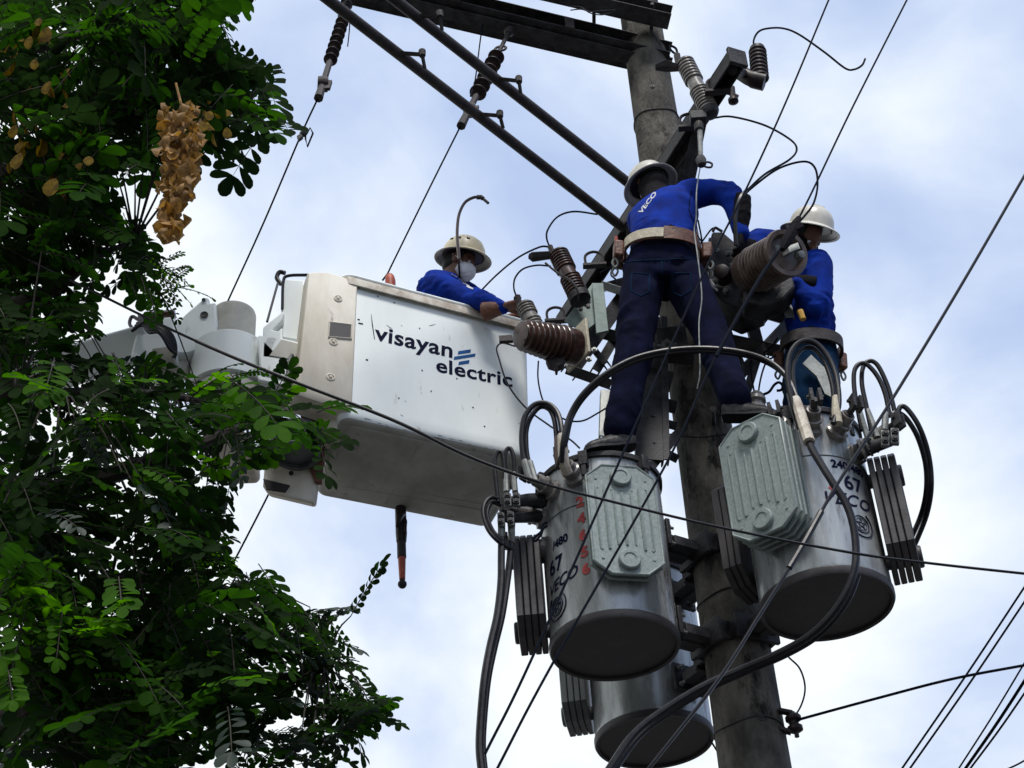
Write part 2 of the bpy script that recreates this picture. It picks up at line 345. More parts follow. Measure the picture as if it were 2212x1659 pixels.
# ================================================================ transformers
def cylpt(c, r, phi, z): return V((c.x+math.sin(phi)*r, c.y-math.cos(phi)*r, z))
def wraptext(c, r, phi0, z0, body, size, bold=0, shear=0, space=1, m='mark', parent=None, skip=0, name='lettering', mirror=False, rot=0):
    vs, fs = text2d(body, size, bold, shear, space); w = max(p.x for p in vs)-min(p.x for p in vs); x0 = min(p.x for p in vs)+w/2
    mb = MB(); ca, sa = math.cos(rot), math.sin(rot); out = []
    for p in vs:
        x = p.x-x0; y = p.y; x, y = x*ca-y*sa, x*sa+y*ca
        out.append(cylpt(c, r+.0025, phi0+x/r, z0+y))
    mb.add(out, fs); return mb.build(name, m, parent, smooth=False)
def radiator(c, phi, z0, z1, parent, w=.34, n=4, r0=.305, pitch=.040, boss=True, m='fin', r_t=.3):
    th = .012 if m == 'plate' else .024; pitch = .040 if m == 'plate' else .032; r0 = r0 if m == 'plate' else .298
    nrm = V((math.sin(phi), -math.cos(phi), 0)); tg = V((math.cos(phi), math.sin(phi), 0)); up = V((0, 0, 1)); ro = None
    base = V((c.x, c.y, 0)); h = z1-z0; ch = .07
    def poly(dist, s=0.0, chx=.085):
        pts = [(-w/2+s, z0+ch), (-w/2+chx, z0+s), (w/2-chx, z0+s), (w/2-s, z0+ch), (w/2-s, z1-ch), (w/2-chx, z1-s), (-w/2+chx, z1-s), (-w/2+s, z1-ch)]
        return [base+nrm*dist+tg*x+up*z for x, z in pts]
    root = MB()
    for zz in (z0+.075, z1-.075): root.lathe(base+up*zz+nrm*(r_t-.06), nrm, [(.035, 0), (.035, r0-r_t+.06+pitch*(n-1))], 16)
    root.box(base+nrm*(r_t-.02)+up*((z0+z1)/2), nrm*.012, tg*.02, up*(h/2-.08))
    rad = root.build('radiator', 'fin', parent)
    for k in range(n):
        d = r0+.02+pitch*k; last = k == n-1; mb = MB()
        mb.loft([poly(d+.016-th, .004), poly(d+.020-th, 0), poly(d+.016, 0), poly(d+.02, .004)])
        if last:
            # raised rim, ribs, bosses
            e = poly(d+.019, .006); mb.tube([V(q) for q in e]+[V(e[0])], .0065, 6, cap=False)
            for i in range(7):
                x = -w/2+.045+i*(w-.09)/6; zt = .16 if 1 < i < 5 else .135
                mb.tube([base+nrm*(d+.019)+tg*x+up*(z0+zt), base+nrm*(d+.022)+tg*x+up*(z0+zt+.02), base+nrm*(d+.022)+tg*x+up*(z1-zt-.02), base+nrm*(d+.019)+tg*x+up*(z1-zt)], .0085 if i % 2 else .006, 6)
            if boss:
                for zz in (z0+.075, z1-.075): mb.lathe(base+up*zz+nrm*(d+.018), nrm, [(.052, 0), (.052, .022), (.047, .028), (.03, .028), (.03, .024), (.005, .024)], 28)
            for x in (-w/2+.05, w/2-.05):
                for zz in (z0+.085, z1-.085, z1-.135, z0+.135): mb.lathe(base+up*zz+nrm*(d+.019)+tg*x, nrm, [(.009, 0), (.006, .005)], 10)
            for x in (-.05, 0, .05): mb.lathe(base+up*(z1-.145)+nrm*(d+.019)+tg*x, nrm, [(.006, 0), (.004, .004)], 8)
        else:
            for i in range(5):
                x = -w/2+.06+i*(w-.12)/4; mb.tube([base+nrm*(d+.02)+tg*x+up*(z0+.1), base+nrm*(d+.02)+tg*x+up*(z1-.1)], .006, 6)
        mb.build('cooling_panel', m, rad)
    return rad
def bushing(c, phi, z, parent, L_=.13, tilt=.25, r=.3, spade=True, rs=.04):
    nrm = V((math.sin(phi)*math.cos(tilt), -math.cos(phi)*math.cos(tilt), math.sin(tilt))); q = cylpt(c, r-.015, phi, z)
    mb = MB(); mb.lathe(q, nrm, [(rs*1.35, 0), (rs*1.4, .03), (rs*1.15, .034), (rs, .04), (rs, .06), (rs*1.18, .064), (rs*1.18, .078), (rs*.95, .082), (rs*.85, L_), (rs*.5, L_+.004)], 20)
    bu = mb.build('bushing', 'porc_grey', parent)
    mb = MB(); e = q+nrm*L_; mb.lathe(e-nrm*.012, nrm, [(.026, 0), (.026, .02), (.016, .022), (.016, .07)], 12)
    tg = V((math.cos(phi), math.sin(phi), 0))
    for k in (-1, 1):
        mb.box(e+nrm*.07+tg*k*.02, tg*.008, nrm*.02, V((0, 0, .035)))
        mb.lathe(e+nrm*.06+tg*k*.028+V((0, 0, .012)), tg*k, [(.009, 0), (.009, .012)], 6)
    mb.build('terminal_clamp', 'steel', bu)
    return e+nrm*.08
def lever(c, phi, z, parent):
    mb = MB(); q = cylpt(c, .3, phi, z); n = V((math.sin(phi), -math.cos(phi), 0)); mb.box(q+n*.02, n*.02, V((n.y, -n.x, 0))*.022, V((0, 0, .04))); mb.box(q+n*.03+V((0, 0, -.05)), n*.007, V((n.y, -n.x, 0))*.012, V((0, 0, .05)))
    mb.build('lid_clamp', 'steel', parent, .003)
def transformer(label, c, z0, H, bphis, rads, r=.3, dark_bottom='tank_dark', lidm='steel'):
    t = thing('transformer', label, 'transformer', (c.x, c.y, z0), 'pole mounted transformers')
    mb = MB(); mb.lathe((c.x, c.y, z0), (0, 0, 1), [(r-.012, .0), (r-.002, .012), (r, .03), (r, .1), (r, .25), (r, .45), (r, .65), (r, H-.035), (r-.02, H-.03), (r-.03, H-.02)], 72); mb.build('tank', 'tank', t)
    mb = MB(); mb.lathe((c.x, c.y, z0), (0, 0, 1), [(r-.03, .03), (r-.014, .028), (r-.014, -.018), (r+.0, -.022), (r+.006, -.01), (r+.006, .012), (r+.001, .018)], 72, cap=False); mb.build('base_rim', dark_bottom, t)
    mb = MB(); mb.lathe((c.x, c.y, z0), (0, 0, 1), [(r-.012, -.006), (r-.016, -.001), (.02, -.001)][::-1], 72); mb.build('base_plate', dark_bottom, t)
    mb = MB(); mb.lathe((c.x, c.y, z0+H), (0, 0, 1), [(r+.001, -.038), (r+.014, -.034), (r+.016, -.012), (r+.008, -.002), (r-.03, .012), (.05, .03)], 72); mb.build('lid', lidm, t)
    for ph, za, zb, n, m in rads: radiator(c, ph, za, zb, t, n=n, m=m)
    # vertical weld seam / stiffener
    ends = [bushing(c, ph, z, t, l) for ph, z, l in bphis]
    return t, ends
D = math.radians
T1c = V((.394, 7.0, 0)); T2c = V((1.355, 6.752, 0)); T3c = V((.60, 7.98, 0)); TZ = 5.545; TH_ = .9
T1, E1 = transformer('grey green transformer left of the pole with five red digits down its side', T1c, TZ, TH_,
    [(D(-24), 6.31, .11), (D(-50), 6.30, .12), (D(-75), 6.22, .14), (D(-84), 6.08, .14)],
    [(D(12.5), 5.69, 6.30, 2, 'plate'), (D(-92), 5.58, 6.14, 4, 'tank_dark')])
T2, E2 = transformer('grey green transformer right of the pole with small red bolt over its blue lettering', T2c, TZ, TH_,
    [(D(-20), 6.30, .10), (D(4), 6.31, .13), (D(28), 6.30, .13), (D(50), 6.22, .2)],
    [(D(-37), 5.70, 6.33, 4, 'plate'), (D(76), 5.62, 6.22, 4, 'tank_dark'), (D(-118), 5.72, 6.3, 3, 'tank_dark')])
T3, E3 = transformer('lowest transformer in the photo, dark and half hidden below and behind its neighbour', T3c, TZ, TH_,
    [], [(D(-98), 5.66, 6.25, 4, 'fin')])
for c, t in ((T1c, T1), (T2c, T2)):
    for ph in (-14, 42, -62): lever(c, D(ph), TZ+TH_-.05, t)
# lettering
f1 = D(-3.2)
for k, dgt in enumerate('24656'): wraptext(T1c, .3, f1-D(18.5), 6.145-k*.093, dgt, .075, .004, m='markred', parent=T1, name='digit')
wraptext(T1c, .3, f1-D(44), 5.985, '/480', .06, .002, m='mark', parent=T1)
wraptext(T1c, .3, f1-D(52), 5.86, '67', .11, .002, m='mark', parent=T1)
wraptext(T1c, .3, f1-D(44), 5.77, 'VECO', .08, .001, .45, m='mark', parent=T1, rot=.12)
def emblem(c, phi, z, par):
    mb = MB()
    def ring(r, w, n=28, a0=0, a1=2*PI):
        pts = [cylpt(c, .3025, phi+math.sin(a0+(a1-a0)*i/n)*r/.3, z+math.cos(a0+(a1-a0)*i/n)*r) for i in range(n+1)]; mb.tube(pts, w, 5, flat=.5)
    ring(.045, .003); ring(.032, .002); ring(.068, .004, 20, .6, 5.7)
    for i in range(5):
        a = 2*PI*i/5; b_ = a+2*PI*2/5
        mb.tube([cylpt(c, .3025, phi+math.sin(a)*.03/.3, z+math.cos(a)*.03), cylpt(c, .3025, phi+math.sin(b_)*.03/.3, z+math.cos(b_)*.03)], .002, 5, flat=.5)
    mb.build('round_emblem', 'mark', par)
emblem(T1c, f1-D(55), 5.68, T1)
f2 = D(-11.4)
wraptext(T2c, .3, f2+D(46), 6.095, '240/480', .06, .002, m='mark', parent=T2)
wraptext(T2c, .3, f2+D(47), 5.985, '67', .11, .002, m='mark', parent=T2)
wraptext(T2c, .3, f2+D(40), 5.89, 'VECO', .095, .001, .45, m='mark', parent=T2, space=1.1)
mb = MB(); z = 5.975; ph = f2+D(22)
mb.add([cylpt(T2c, .3025, ph+x/.3, z+y) for x, y in ((0, .03), (.014, .012), (.005, .012), (.012, -.022), (-.012, .004), (-.002, .004))], [(0, 1, 2, 3, 4, 5)]); mb.build('red_bolt_mark', 'markred', T2, smooth=False)
emblem(T2c, f2+D(46), 5.80, T2)
# cover seam on the tanks
for c, t, a0, a1 in ((T1c, T1, -100, -8), (T2c, T2, -8, 70)):
    mb = MB(); mb.tube([cylpt(c, .301, D(a0+(a1-a0)*i/20), 6.16) for i in range(21)], .003, 5); mb.tube([cylpt(c, .301, D(a1 if a1 < 0 else a0), z) for z in (6.16, 6.40)], .003, 5); mb.build('panel_seam', 'fin', t)

# cluster brackets between tanks and pole
for c, nm in ((T1c, 'left'), (T2c, 'right'), (T3c, 'lowest')):
    d = V((PX-c.x, PYY-c.y, 0)).normalized(); s_ = V((-d.y, d.x, 0))
    for z, wh in ((6.22, 'upper'), (5.72, 'lower')):
        lab = '%s dark bolted steel bracket between the pole and the %s transformer' % (wh, nm)
        t = thing('mounting_bracket', lab, 'bracket', (PX, PYY, z), 'transformer mounting brackets')
        a = V((c.x, c.y, z))+d*.31; e = V((PX, PYY, z))-d*(polr(z)+.01)
        mb = MB(); mb.box((a+e)/2, (e-a)/2, s_*.012, V((0, 0, .055)));
        mb.box(a+d*.02, d*.012, s_*.10, V((0, 0, .075))); mb.box((a*.45+e*.55)+V((0, 0, -.02)), d*.07, s_*.075, V((0, 0, .028))); mb.build('arm', 'steel', t, .004)
        mb = MB(); mb.box(e-d*.012, d*.012, s_*.12, V((0, 0, .065)))
        for k in (-1, 1): mb.box(e+s_*k*.11+d*.05, d*.06, s_*.01, V((0, 0, .05)))
        mb.build('pole_plate', 'steel', t, .004)
        mb = MB()
        for k in (-1, 1):
            for q in (-1, 1): mb.lathe(a+d*.034+s_*k*.07+V((0, 0, q*.045)), d, [(.014, 0), (.014, .014), (.008, .015), (.008, .035)], 6)
        mb.lathe((a+e)/2+s_*.013, s_, [(.016, 0), (.016, .016)], 6); loose(mb, 'bolt', 'galv', t)

# ================================================================ cross-arms
def chan(name, label, a, b_, w, h, side, m='steel', par=None, plates=()):
    t = thing(name, label, 'crossarm', a)
    mb = MB(); beam(mb, a, b_, w, h, side, .01, 'channel'); mb.build('channel', m, t, .0025)
    return t
a, b_ = P(1448, 38, 7.17), P(1120, -38, 7.0); d0 = (b_-a).normalized()
t = chan('crossarm', 'topmost steel channel crossarm bolted across the very top of the pole', a, b_+d0*1.2, .15, .11, (0, .3, 1))
a2, b2 = a+V((0, .43, .02)), b_+V((0, .43, .02))+d0*1.2
mb = MB(); beam(mb, a2, b2, .15, .1, (0, .3, 1), .01, 'channel'); mb.build('channel', 'steel', t, .0025)
mb = MB(); 
for k in (.12, .5): mb.tube([a+d0*k+V((0, -.08, 0)), a2+d0*k+V((0, .08, 0))], .012, 8)
loose(mb, 'through_bolt', 'steel_rust', t)
a, b_ = P(1346, 92, 7.25), P(905, -14, 7.05); d0 = (b_-a).normalized()
t = chan('crossarm', 'second steel channel crossarm meeting the left side of the pole near its top', a+V((.3, .1, -.02)), b_+d0*.9, .135, .10, (0, .15, 1))
mb = MB(); beam(mb, a+V((.3, .13, -.10)), b_+d0*.9+V((0, .03, -.08)), .05, .09, (0, .15, 1), .008, 'channel'); mb.build('lower_flange', 'steel', t, .002)
for x in (.35, 1.1):
    mb = MB(); mb.box(a+d0*x+V((0, -.055, 0)), d0*.03, V((0, .008, 0)), V((0, 0, .05))); mb.build('plate', 'steel_rust', t, .003)

# diagonal arm, lattice frame
ZA = 8.66
aR, aL = PZ(1590, 128, ZA), PZ(1216, 700, ZA)
da = (aR-aL).normalized(); sa = V((-da.y, da.x, 0))
arm = thing('crossarm', 'long diagonal steel arm passing in front of the pole behind the climbing worker', 'crossarm', aL)
mb = MB(); beam(mb, aL, aR, .092, .10, sa, .010, 'channel'); mb.build('channel', 'steel', arm, .003)
mb = MB(); mb.box(aR+da*.012, da*.012, sa*.055, V((0, 0, .06))); mb.build('end_plate', 'steel', arm, .003)
mb = MB(); beam(mb, P(1512, 262, 6.70), P(1478, 430, 6.98), .075, .06, (1, 0, 0), .008, 'angle'); mb.build('brace', 'steel', arm, .002)
mb = MB(); beam(mb, P(1500, 300, 6.9), P(1430, 470, 7.2), .06, .05, (1, 0, 0), .008, 'angle'); mb.build('brace', 'steel', arm, .002)
for u, v, Y in ((1548, 185, 6.42), (1490, 262, 6.62), (1283, 560, 7.6), (1200, 680, 8.0)):
    q = P(u, v, Y); mb = MB()
    mb.tube(cr([q+V((-.05, 0, -.06)), q+V((-.05, 0, .03)), q+V((0, 0, .06)), q+V((.05, 0, .03)), q+V((.05, 0, -.06))], 4), .009, 6)
    mb.box(q+V((0, 0, -.05)), V((.07, 0, 0)), V((0, .02, 0)), V((0, 0, .008))); mb.build('u_bolt', 'steel_rust', arm)

# two long slanting rods
def rod(label, p0, p1, hooks, r=.030):
    t = thing('support_rod', label, 'steel rod', p1, 'long slanting steel rods')
    mb = MB(); mb.tube([p0, p1], r, 14); mb.build('tube', 'steel_rust', t)
    d = (p1-p0).normalized()
    for (u, v), (u2, v2), (u3, v3) in hooks:
        # nearest point of rod to the pixel
        best = min((((pr(p0+(p1-p0)*k/200)[0]-u)**2+(pr(p0+(p1-p0)*k/200)[1]-v)**2), k) for k in range(201))[1]
        q = p0+(p1-p0)*best/200; Y = q.y; m_ = P(u2, v2, Y-.02); e = P(u3, v3, Y+.03)
        mb = MB(); mb.tube([q, m_], .016, 6, flat=.5); mb.tube([m_+V((0, 0, .03)), m_, e], .011, 6); mb.lathe(m_+V((0, 0, .0)), (0, 0, 1), [(.018, -.01), (.02, .03), (.01, .04)], 8)
        mb.build('hook_bracket', 'steel_rust', t)
zr = 8.62
rod('lower long slanting steel rod crossing the sky towards the blue shirted climber', PZ(692, -14, zr), PZ(1346, 492, zr), [((862, 108), (912, 118), (918, 150)), ((1031, 242), (1080, 250), (1087, 278))])
zr = 8.78
rod('upper long slanting steel rod crossing the sky to end beside the white helmet', PZ(836, -14, zr), PZ(1366, 402, zr), [((902, 28), (950, 34), (955, 66)), ((1072, 166), (1121, 175), (1125, 204))])

# lattice platform
plat = thing('lattice_frame', 'dark angle iron lattice frame round the pole behind the workers', 'steel frame', P(1450, 760, 7.3))
def bm(a, b_, w=.075, h=.05, kind='channel', m='steel', nm='strut'):
    p, q = P(*a), P(*b_); side = (q-p).cross(V((0, .78, .62))); mb = MB(); beam(mb, p, q, w, h, side, .008, kind); o = mb.build(nm, m, plat, .002); return o
for a, b_, kw in (
    ((1352, 634, 7.3), (1228, 808, 7.15), dict(w=.085)), ((1226, 798, 7.12), (1322, 832, 7.12), dict(w=.055)),
    ((1250, 704, 7.26), (1352, 734, 7.24), dict(w=.065)), ((1300, 622, 7.35), (1356, 606, 7.4), dict(w=.05)),
    ((1300, 616, 7.22), (1356, 634, 7.22), dict(w=.045, m='galv')),
    ((1614, 660, 7.24), (1640, 762, 7.14), dict(w=.065)), ((1600, 658, 7.2), (1716, 692, 7.2), dict(w=.075)),
    ((1706, 694, 7.2), (1596, 812, 7.05), dict(w=.055)), ((1560, 732, 7.16), (1706, 764, 7.1), dict(w=.07)),
    ((1548, 690, 7.25), (1650, 556, 7.4), dict(w=.085)), ((1702, 640, 7.3), (1712, 800, 7.2), dict(w=.06)),
    ((1307, 850, 7.0), (1304, 950, 6.9), dict(w=.05, m='galv')), ((1398, 690, 7.2), (1402, 1000, 6.98), dict(w=.14)),
    ((1402, 905, 7.04), (1458, 920, 7.1), dict(w=.045)), ((1404, 962, 7.0), (1460, 990, 7.1), dict(w=.045)),
    ((1352, 756, 7.2), (1500, 770, 7.2), dict(w=.10)), ((1370, 806, 7.1), (1450, 826, 7.14), dict(w=.11)),
    ((1500, 700, 7.18), (1600, 660, 7.24), dict(w=.07)), ((1404, 1010, 6.98), (1462, 938, 7.1), dict(w=.045)),
    ((1330, 690, 7.3), (1420, 560, 7.5), dict(w=.08)), ((1352, 690, 7.35), (1284, 806, 7.2), dict(w=.05)), ((1256, 724, 7.3), (1312, 790, 7.2), dict(w=.035)),
    ((1560, 700, 7.3), (1600, 800, 7.1), dict(w=.06)), ((1530, 660, 7.3), (1616, 700, 7.3), dict(w=.06)), ((1640, 760, 7.15), (1612, 850, 7.0), dict(w=.035)), ((1690, 640, 7.3), (1640, 700, 7.25), dict(w=.04)),
    ((1376, 860, 7.1), (1460, 880, 7.14), dict(w=.07)), ((1434, 690, 7.14), (1438, 1000, 7.0), dict(w=.035)), ((1510, 600, 7.3), (1560, 520, 7.4), dict(w=.07))):
    bm(a, b_, **kw)
# pale gusset plate with holes drawn as studs
g1 = [P(u, v, 7.1) for u, v in ((1279, 612), (1296, 690), (1264, 716), (1238, 704), (1219, 692))]
mb = MB(); mb.prism(g1, (0, .012, 0)); gp = mb.build('gusset_plate', 'galv_g', plat, .002)
mb = MB()
for u, v in ((1268, 645), (1272, 650), (1266, 657), (1271, 661), (1256, 658), (1255, 666)): mb.lathe(P(u, v, 7.098), (0, -1, 0), [(.010, 0), (.011, .004), (.003, .0045)], 10)
loose(mb, 'bolt_hole', 'dark', gp)
mb = MB(); mb.prism([P(u, v, 7.07) for u, v in ((1278, 611), (1303, 611), (1315, 714), (1288, 720))], (0, .02, 0)); mb.build('stiffener', 'galv_g', plat, .003)
for (u, v) in ((1228, 763), (1284, 758), (1272, 778)):
    mb = MB(); q = P(u, v, 7.0); mb.lathe(q, (0, -1, .2), [(.017, 0), (.017, .012), (.009, .013), (.009, .02)], 6); loose(mb, 'bolt', 'galv', plat)
# galvanised hanger at right
mb = MB(); beam(mb, P(1692, 618, 6.95), P(1706, 690, 6.9), .05, .03, (1, 0, 0), .006, 'angle'); mb.build('hanger', 'galv', plat, .002)
# mid-pole box and clamp hardware seen between the legs
mb = MB(); mb.box(P(1450, 735, 7.12), (.085, 0, 0), (0, .03, 0), (0, 0, .075)); mb.build('clamp_plate', 'steel', plat, .006)
mb = MB(); mb.tube([P(1418, 748, 7.05), P(1462, 744, 7.05)], .009, 8); mb.lathe(P(1416, 748, 7.05), (-1, 0, 0), [(.02, 0), (.02, .02)], 6); mb.lathe(P(1440, 748, 7.03), (0, -1, 0), [(.03, 0), (.03, .02), (.012, .021), (.012, .05)], 8); mb.build('clamp_bolt', 'galv', plat)

# ================================================================ insulators
def sheds(o, ax, n, pitch, r, rc, mb, start=0, thick=.4):
    prof = [(rc, start)]
    for i in range(n):
        h = start+i*pitch; prof += [(rc, h+pitch*.15), (r, h+pitch*(.5-thick/3)), (r*.97, h+pitch*(.5+thick/3)), (rc, h+pitch*.85)]
    prof.append((rc, start+n*pitch)); mb.lathe(o, ax, prof, 24); return start+n*pitch
def strain(label, p0, p1, n, k0, k1, r, m='porc_dark', clampl=.3):
    t = thing('strain_insulator', label, 'insulator', p0, 'strain insulator strings')
    d = (p1-p0); Lg = d.length; d.normalize()
    mb = MB(); s0 = Lg*k0; pitch = Lg*(k1-k0)/n
    prof = [(.014, s0)]
    for i in range(n):
        h = s0+i*pitch; prof += [(.0125, h+pitch*.25), (r*.5, h+pitch*.38), (r, h+pitch*.44), (r, h+pitch*.50), (r*.6, h+pitch*.54), (.0135, h+pitch*.62)]
    prof.append((.016, s0+n*pitch)); mb.lathe(p0, d, prof, 20); mb.build('insulator_string', m, t)
    mb = MB(); mb.tube([p0, p0+d*s0], .014, 8); mb.lathe(p0+d*.02, d, [(.03, 0), (.035, .03), (.02, .06)], 10)
    ring = [p0+d*(s0-.08)+(V((1, 0, 0))*math.cos(a)+d*math.sin(a))*.035 for a in [2*PI*i/16 for i in range(17)]]
    mb.tube(ring, .008, 6, cap=False); mb.build('shackle', 'steel_rust', t)
    e = p0+d*(s0+n*pitch); mb = MB(); mb.tube([e, p1-d*clampl*.55], .02, 8); mb.lathe(p1-d*clampl*.7, (1, .2, 0), [(.045, -.03), (.05, 0), (.045, .03)], 12)
    mb.tube([p1-d*clampl*.6, p1], [.022, .028], 8); mb.box(p1-d*clampl*.62+V((.03, 0, 0)), d*.06, V((.02, 0, 0)), V((0, .012, 0))); mb.build('dead_end_clamp', 'steel_rust', t)
    return t
i1a, i1b = P(752, 6, 7.15), P(688, 212, 6.6)
strain('thin rod insulator with narrow discs under the left end of the lower slanting rod', i1a, i1b, 7, .2, .66, .042)
i2a, i2b = P(1103, 62, 7.2), P(996, 272, 6.8)
strain('string of wide brown disc insulators seen between the two slanting rods', i2a, i2b, 6, .28, .72, .052)

def cutout(label, p0, p1, segs, r=.05, m='porc_grey', leftarm=None, cat='insulator'):
    """ribbed porcelain body from p0 (top) to p1 with a smooth band in the middle"""
    t = thing('fuse_cutout', label, 'fuse cutout', p0, 'ribbed fuse cutouts'); d = (p1-p0); Lg = d.length; d.normalize(); mb = MB()
    prof = [(.01, 0), (r*.8, .004)]; n1, n2 = segs; a = Lg*.42; b_ = Lg*.58
    for i in range(n1):
        h = .01+i*(a-.01)/n1; q = (a-.01)/n1; prof += [(r*.72, h+q*.1), (r, h+q*.35), (r, h+q*.65), (r*.72, h+q*.9)]
    prof += [(r*.82, a), (r*.82, b_)]
    for i in range(n2):
        h = b_+i*(Lg-b_)/n2; q = (Lg-b_)/n2; prof += [(r*.72, h+q*.1), (r*1.02, h+q*.35), (r*1.02, h+q*.65), (r*.72, h+q*.9)]
    prof += [(r*.8, Lg), (.01, Lg+.004)]; mb.lathe(p0, d, prof, 24); mb.build('ribbed_body', m, t)
    return t, d
c1a, c1b = P(1478, 132, 6.5), P(1532, 240, 6.5)
t, d = cutout('pale ribbed fuse cutout mounted high on the diagonal arm beside the pole', c1a, c1b, (7, 8), .054)
mb = MB(); q = P(1415, 146, 6.52); mb.tube([q, P(1440, 143, 6.52), P(1466, 146, 6.5)], [.022, .045, .028], 6, flat=.6); mb.tube([P(1468, 148, 6.5), P(1462, 118, 6.5)], .02, 6); mb.build('fuse_holder_head', 'steel_rust', t)
mb = MB(); mb.tube(cr(UV([(1464, 120), (1460, 105), (1448, 99), (1449, 108), (1461, 118)], 6.5), 5), .007, 6); mb.build('hook_ring', 'wire', t)
mb = MB(); mb.lathe(c1b, d, [(.052, -.02), (.054, .01), (.04, .035), (.02, .04)], 16); mb.box(P(1508, 254, 6.5), (.045, 0, 0), (0, .03, 0), (0, 0, .03)); mb.tube([P(1509, 266, 6.5), P(1510, 282, 6.5)], .026, 8); mb.build('hinge_base', 'steel', t, .004)
mb = MB(); mb.tube([P(1512, 278, 6.5), P(1514, 345, 6.5)], [.016, .012], 10); mb.build('fuse_tube', 'galv', t)
mb = MB(); mb.lathe(P(1514, 345, 6.5), (0, 0, -1), [(.022, -.02), (.03, 0), (.024, .04), (.01, .05)], 8); mb.tube(cr(UV([(1518, 356), (1528, 350), (1538, 354), (1536, 361), (1526, 361), (1519, 357)], 6.5), 4), .006, 6); mb.build('pull_ring', 'steel', t)
c2a, c2b = P(1205, 545, 7.0), P(1250, 640, 7.0)
t, d = cutout('ribbed fuse cutout hanging between the bucket and the gusset plate', c2a, c2b, (7, 7), .058, 'porc_brown')
mb = MB(); mb.tube([P(1143, 553, 7.0), P(1150, 555, 7.0), P(1188, 551, 7.0)], [.02, .036, .03], 6, flat=.7); mb.tube([P(1188, 532, 7), P(1196, 552, 7)], .016, 6); mb.build('fuse_holder_head', 'steel_rust', t)
mb = MB(); mb.lathe(c2b, d, [(.062, -.01), (.06, .03), (.02, .04)], 16); mb.build('hinge_base', 'steel', t)
c3a, c3b = P(1132, 657, 6.95), P(1160, 716, 6.95)
t, d = cutout('small ribbed cutout top poking out above the left brown ribbed insulator', c3a, c3b, (4, 4), .05, 'porc_grey')
mb = MB(); mb.tube([P(1118, 640, 6.95), P(1124, 668, 6.95)], .018, 6); mb.tube([P(1110, 644, 6.95), P(1126, 645, 6.95)], .010, 6); mb.build('fuse_holder_head', 'porc_dark', t)

# dark arrester on arm tip
t = thing('surge_arrester', 'black ribbed arrester standing on the upper right tip of the diagonal arm', 'surge arrester', P(1635, 165, 6.6))
mb = MB(); q0, q1 = P(1642, 172, 6.6), P(1636, 108, 6.6); dd = q1-q0; sheds(q0, dd, 8, dd.length/8, .052, .044, mb); mb.lathe(q1, dd, [(.046, -.005), (.044, .012), (.01, .02)], 20); mb.build('ribbed_body', 'porc_dark', t)
mb = MB(); mb.tube(cr([P(1602, 158, 6.62), P(1622, 170, 6.6), P(1652, 178, 6.6)], 5), [.045]*6+[.05]*5, 12); mb.build('elbow', 'porc_dark', t)
mb = MB(); mb.tube([aR+V((-.02, .05, -.03)), P(1606, 158, 6.62)], .03, 8); mb.build('bracket', 'steel', t)
t = thing('spool_insulator', 'small dark insulator pin hanging below the diagonal arm near its upper end', 'insulator', P(1585, 205, 6.75))
mb = MB(); mb.tube([P(1583, 188, 6.75), P(1583, 216, 6.75)], [.012, .02], 8); mb.tube([P(1572, 200, 6.75), P(1594, 209, 6.75)], .012, 8); mb.lathe(P(1583, 212, 6.75), (0, 0, -1), [(.01, 0), (.03, .01), (.03, .03), (.01, .045)], 12); mb.build('pin', 'porc_dark', t)

# big brown ribbed insulators of the switches
def bigins(label, a, b_, r0, r1, n, loc_parts, m='porc_brown'):
    t = thing('switch_insulator', label, 'insulator', a, 'large brown ribbed switch insulators'); d = b_-a; Lg = d.length; d.normalize(); mb = MB(); prof = [(.03, 0), (r0*.85, .006)]
    for i in range(n):
        h = Lg*(.05+.72*i/n); q = Lg*.72/n; k = i/(n-1); r = r0+(r1-r0)*k; prof += [(r*.74, h), (r*.77, h+q*.12), (r*1.0, h+q*.34), (r*1.02, h+q*.46), (r*.98, h+q*.56), (r*.76, h+q*.72), (r*.74, h+q*.9)]
    prof += [(r1*.95, Lg*.80), (r1*.95, Lg*.97), (r1*.85, Lg), (.03, Lg+.002)]; mb.lathe(a, d, prof, 40); mb.build('ribbed_body', m, t)
    return t, d
A1, B1 = P(1122, 722, 6.72), P(1243, 752, 6.92)
t, d = bigins('brown ribbed insulator held by the gloved worker in the bucket', A1, B1, .082, .104, 8, None)
mb = MB(); mb.box(P(1247, 746, 6.93), d*.008, V((0, 0, .115)), d.cross(V((0, 0, 1))).normalized()*.1); mb.build('end_plate', 'web', t, .003)
mb = MB(); mb.box(P(1093, 733, 6.7), (.035, 0, .0), (0, .012, 0), (0, 0, .018)); loose(mb, 'terminal', 'steel_rust', t)
mb = MB(); mb.prism([P(u, v, 6.85) for u, v in ((1178, 772), (1222, 768), (1216, 786), (1205, 790), (1204, 798), (1199, 798), (1198, 790), (1184, 786))], (0, .05, 0)); mb.build('lower_lug', 'steel_rust', t, .004)
A2, B2 = P(1692, 550, 6.48), P(1618, 592, 6.74)
t, d = bigins('large ribbed insulator with a hollow open end, held in front of the second climber', A2, B2, .118, .124, 8, None, 'porc_pale')
mb = MB(); d = (B2-A2).normalized(); mb.lathe(A2-d*.012, d, [(.115, .01), (.130, -.006), (.124, -.024), (.100, -.024), (.094, -.004), (.085, .006), (.02, .006)], 32); mb.build('end_ring', 'porc_pale', t)
mb = MB(); mb.lathe(A2-d*.0, -d, [(.088, .0), (.088, .002), (.03, .004)], 24); mb.build('dark_recess', 'dark', t)
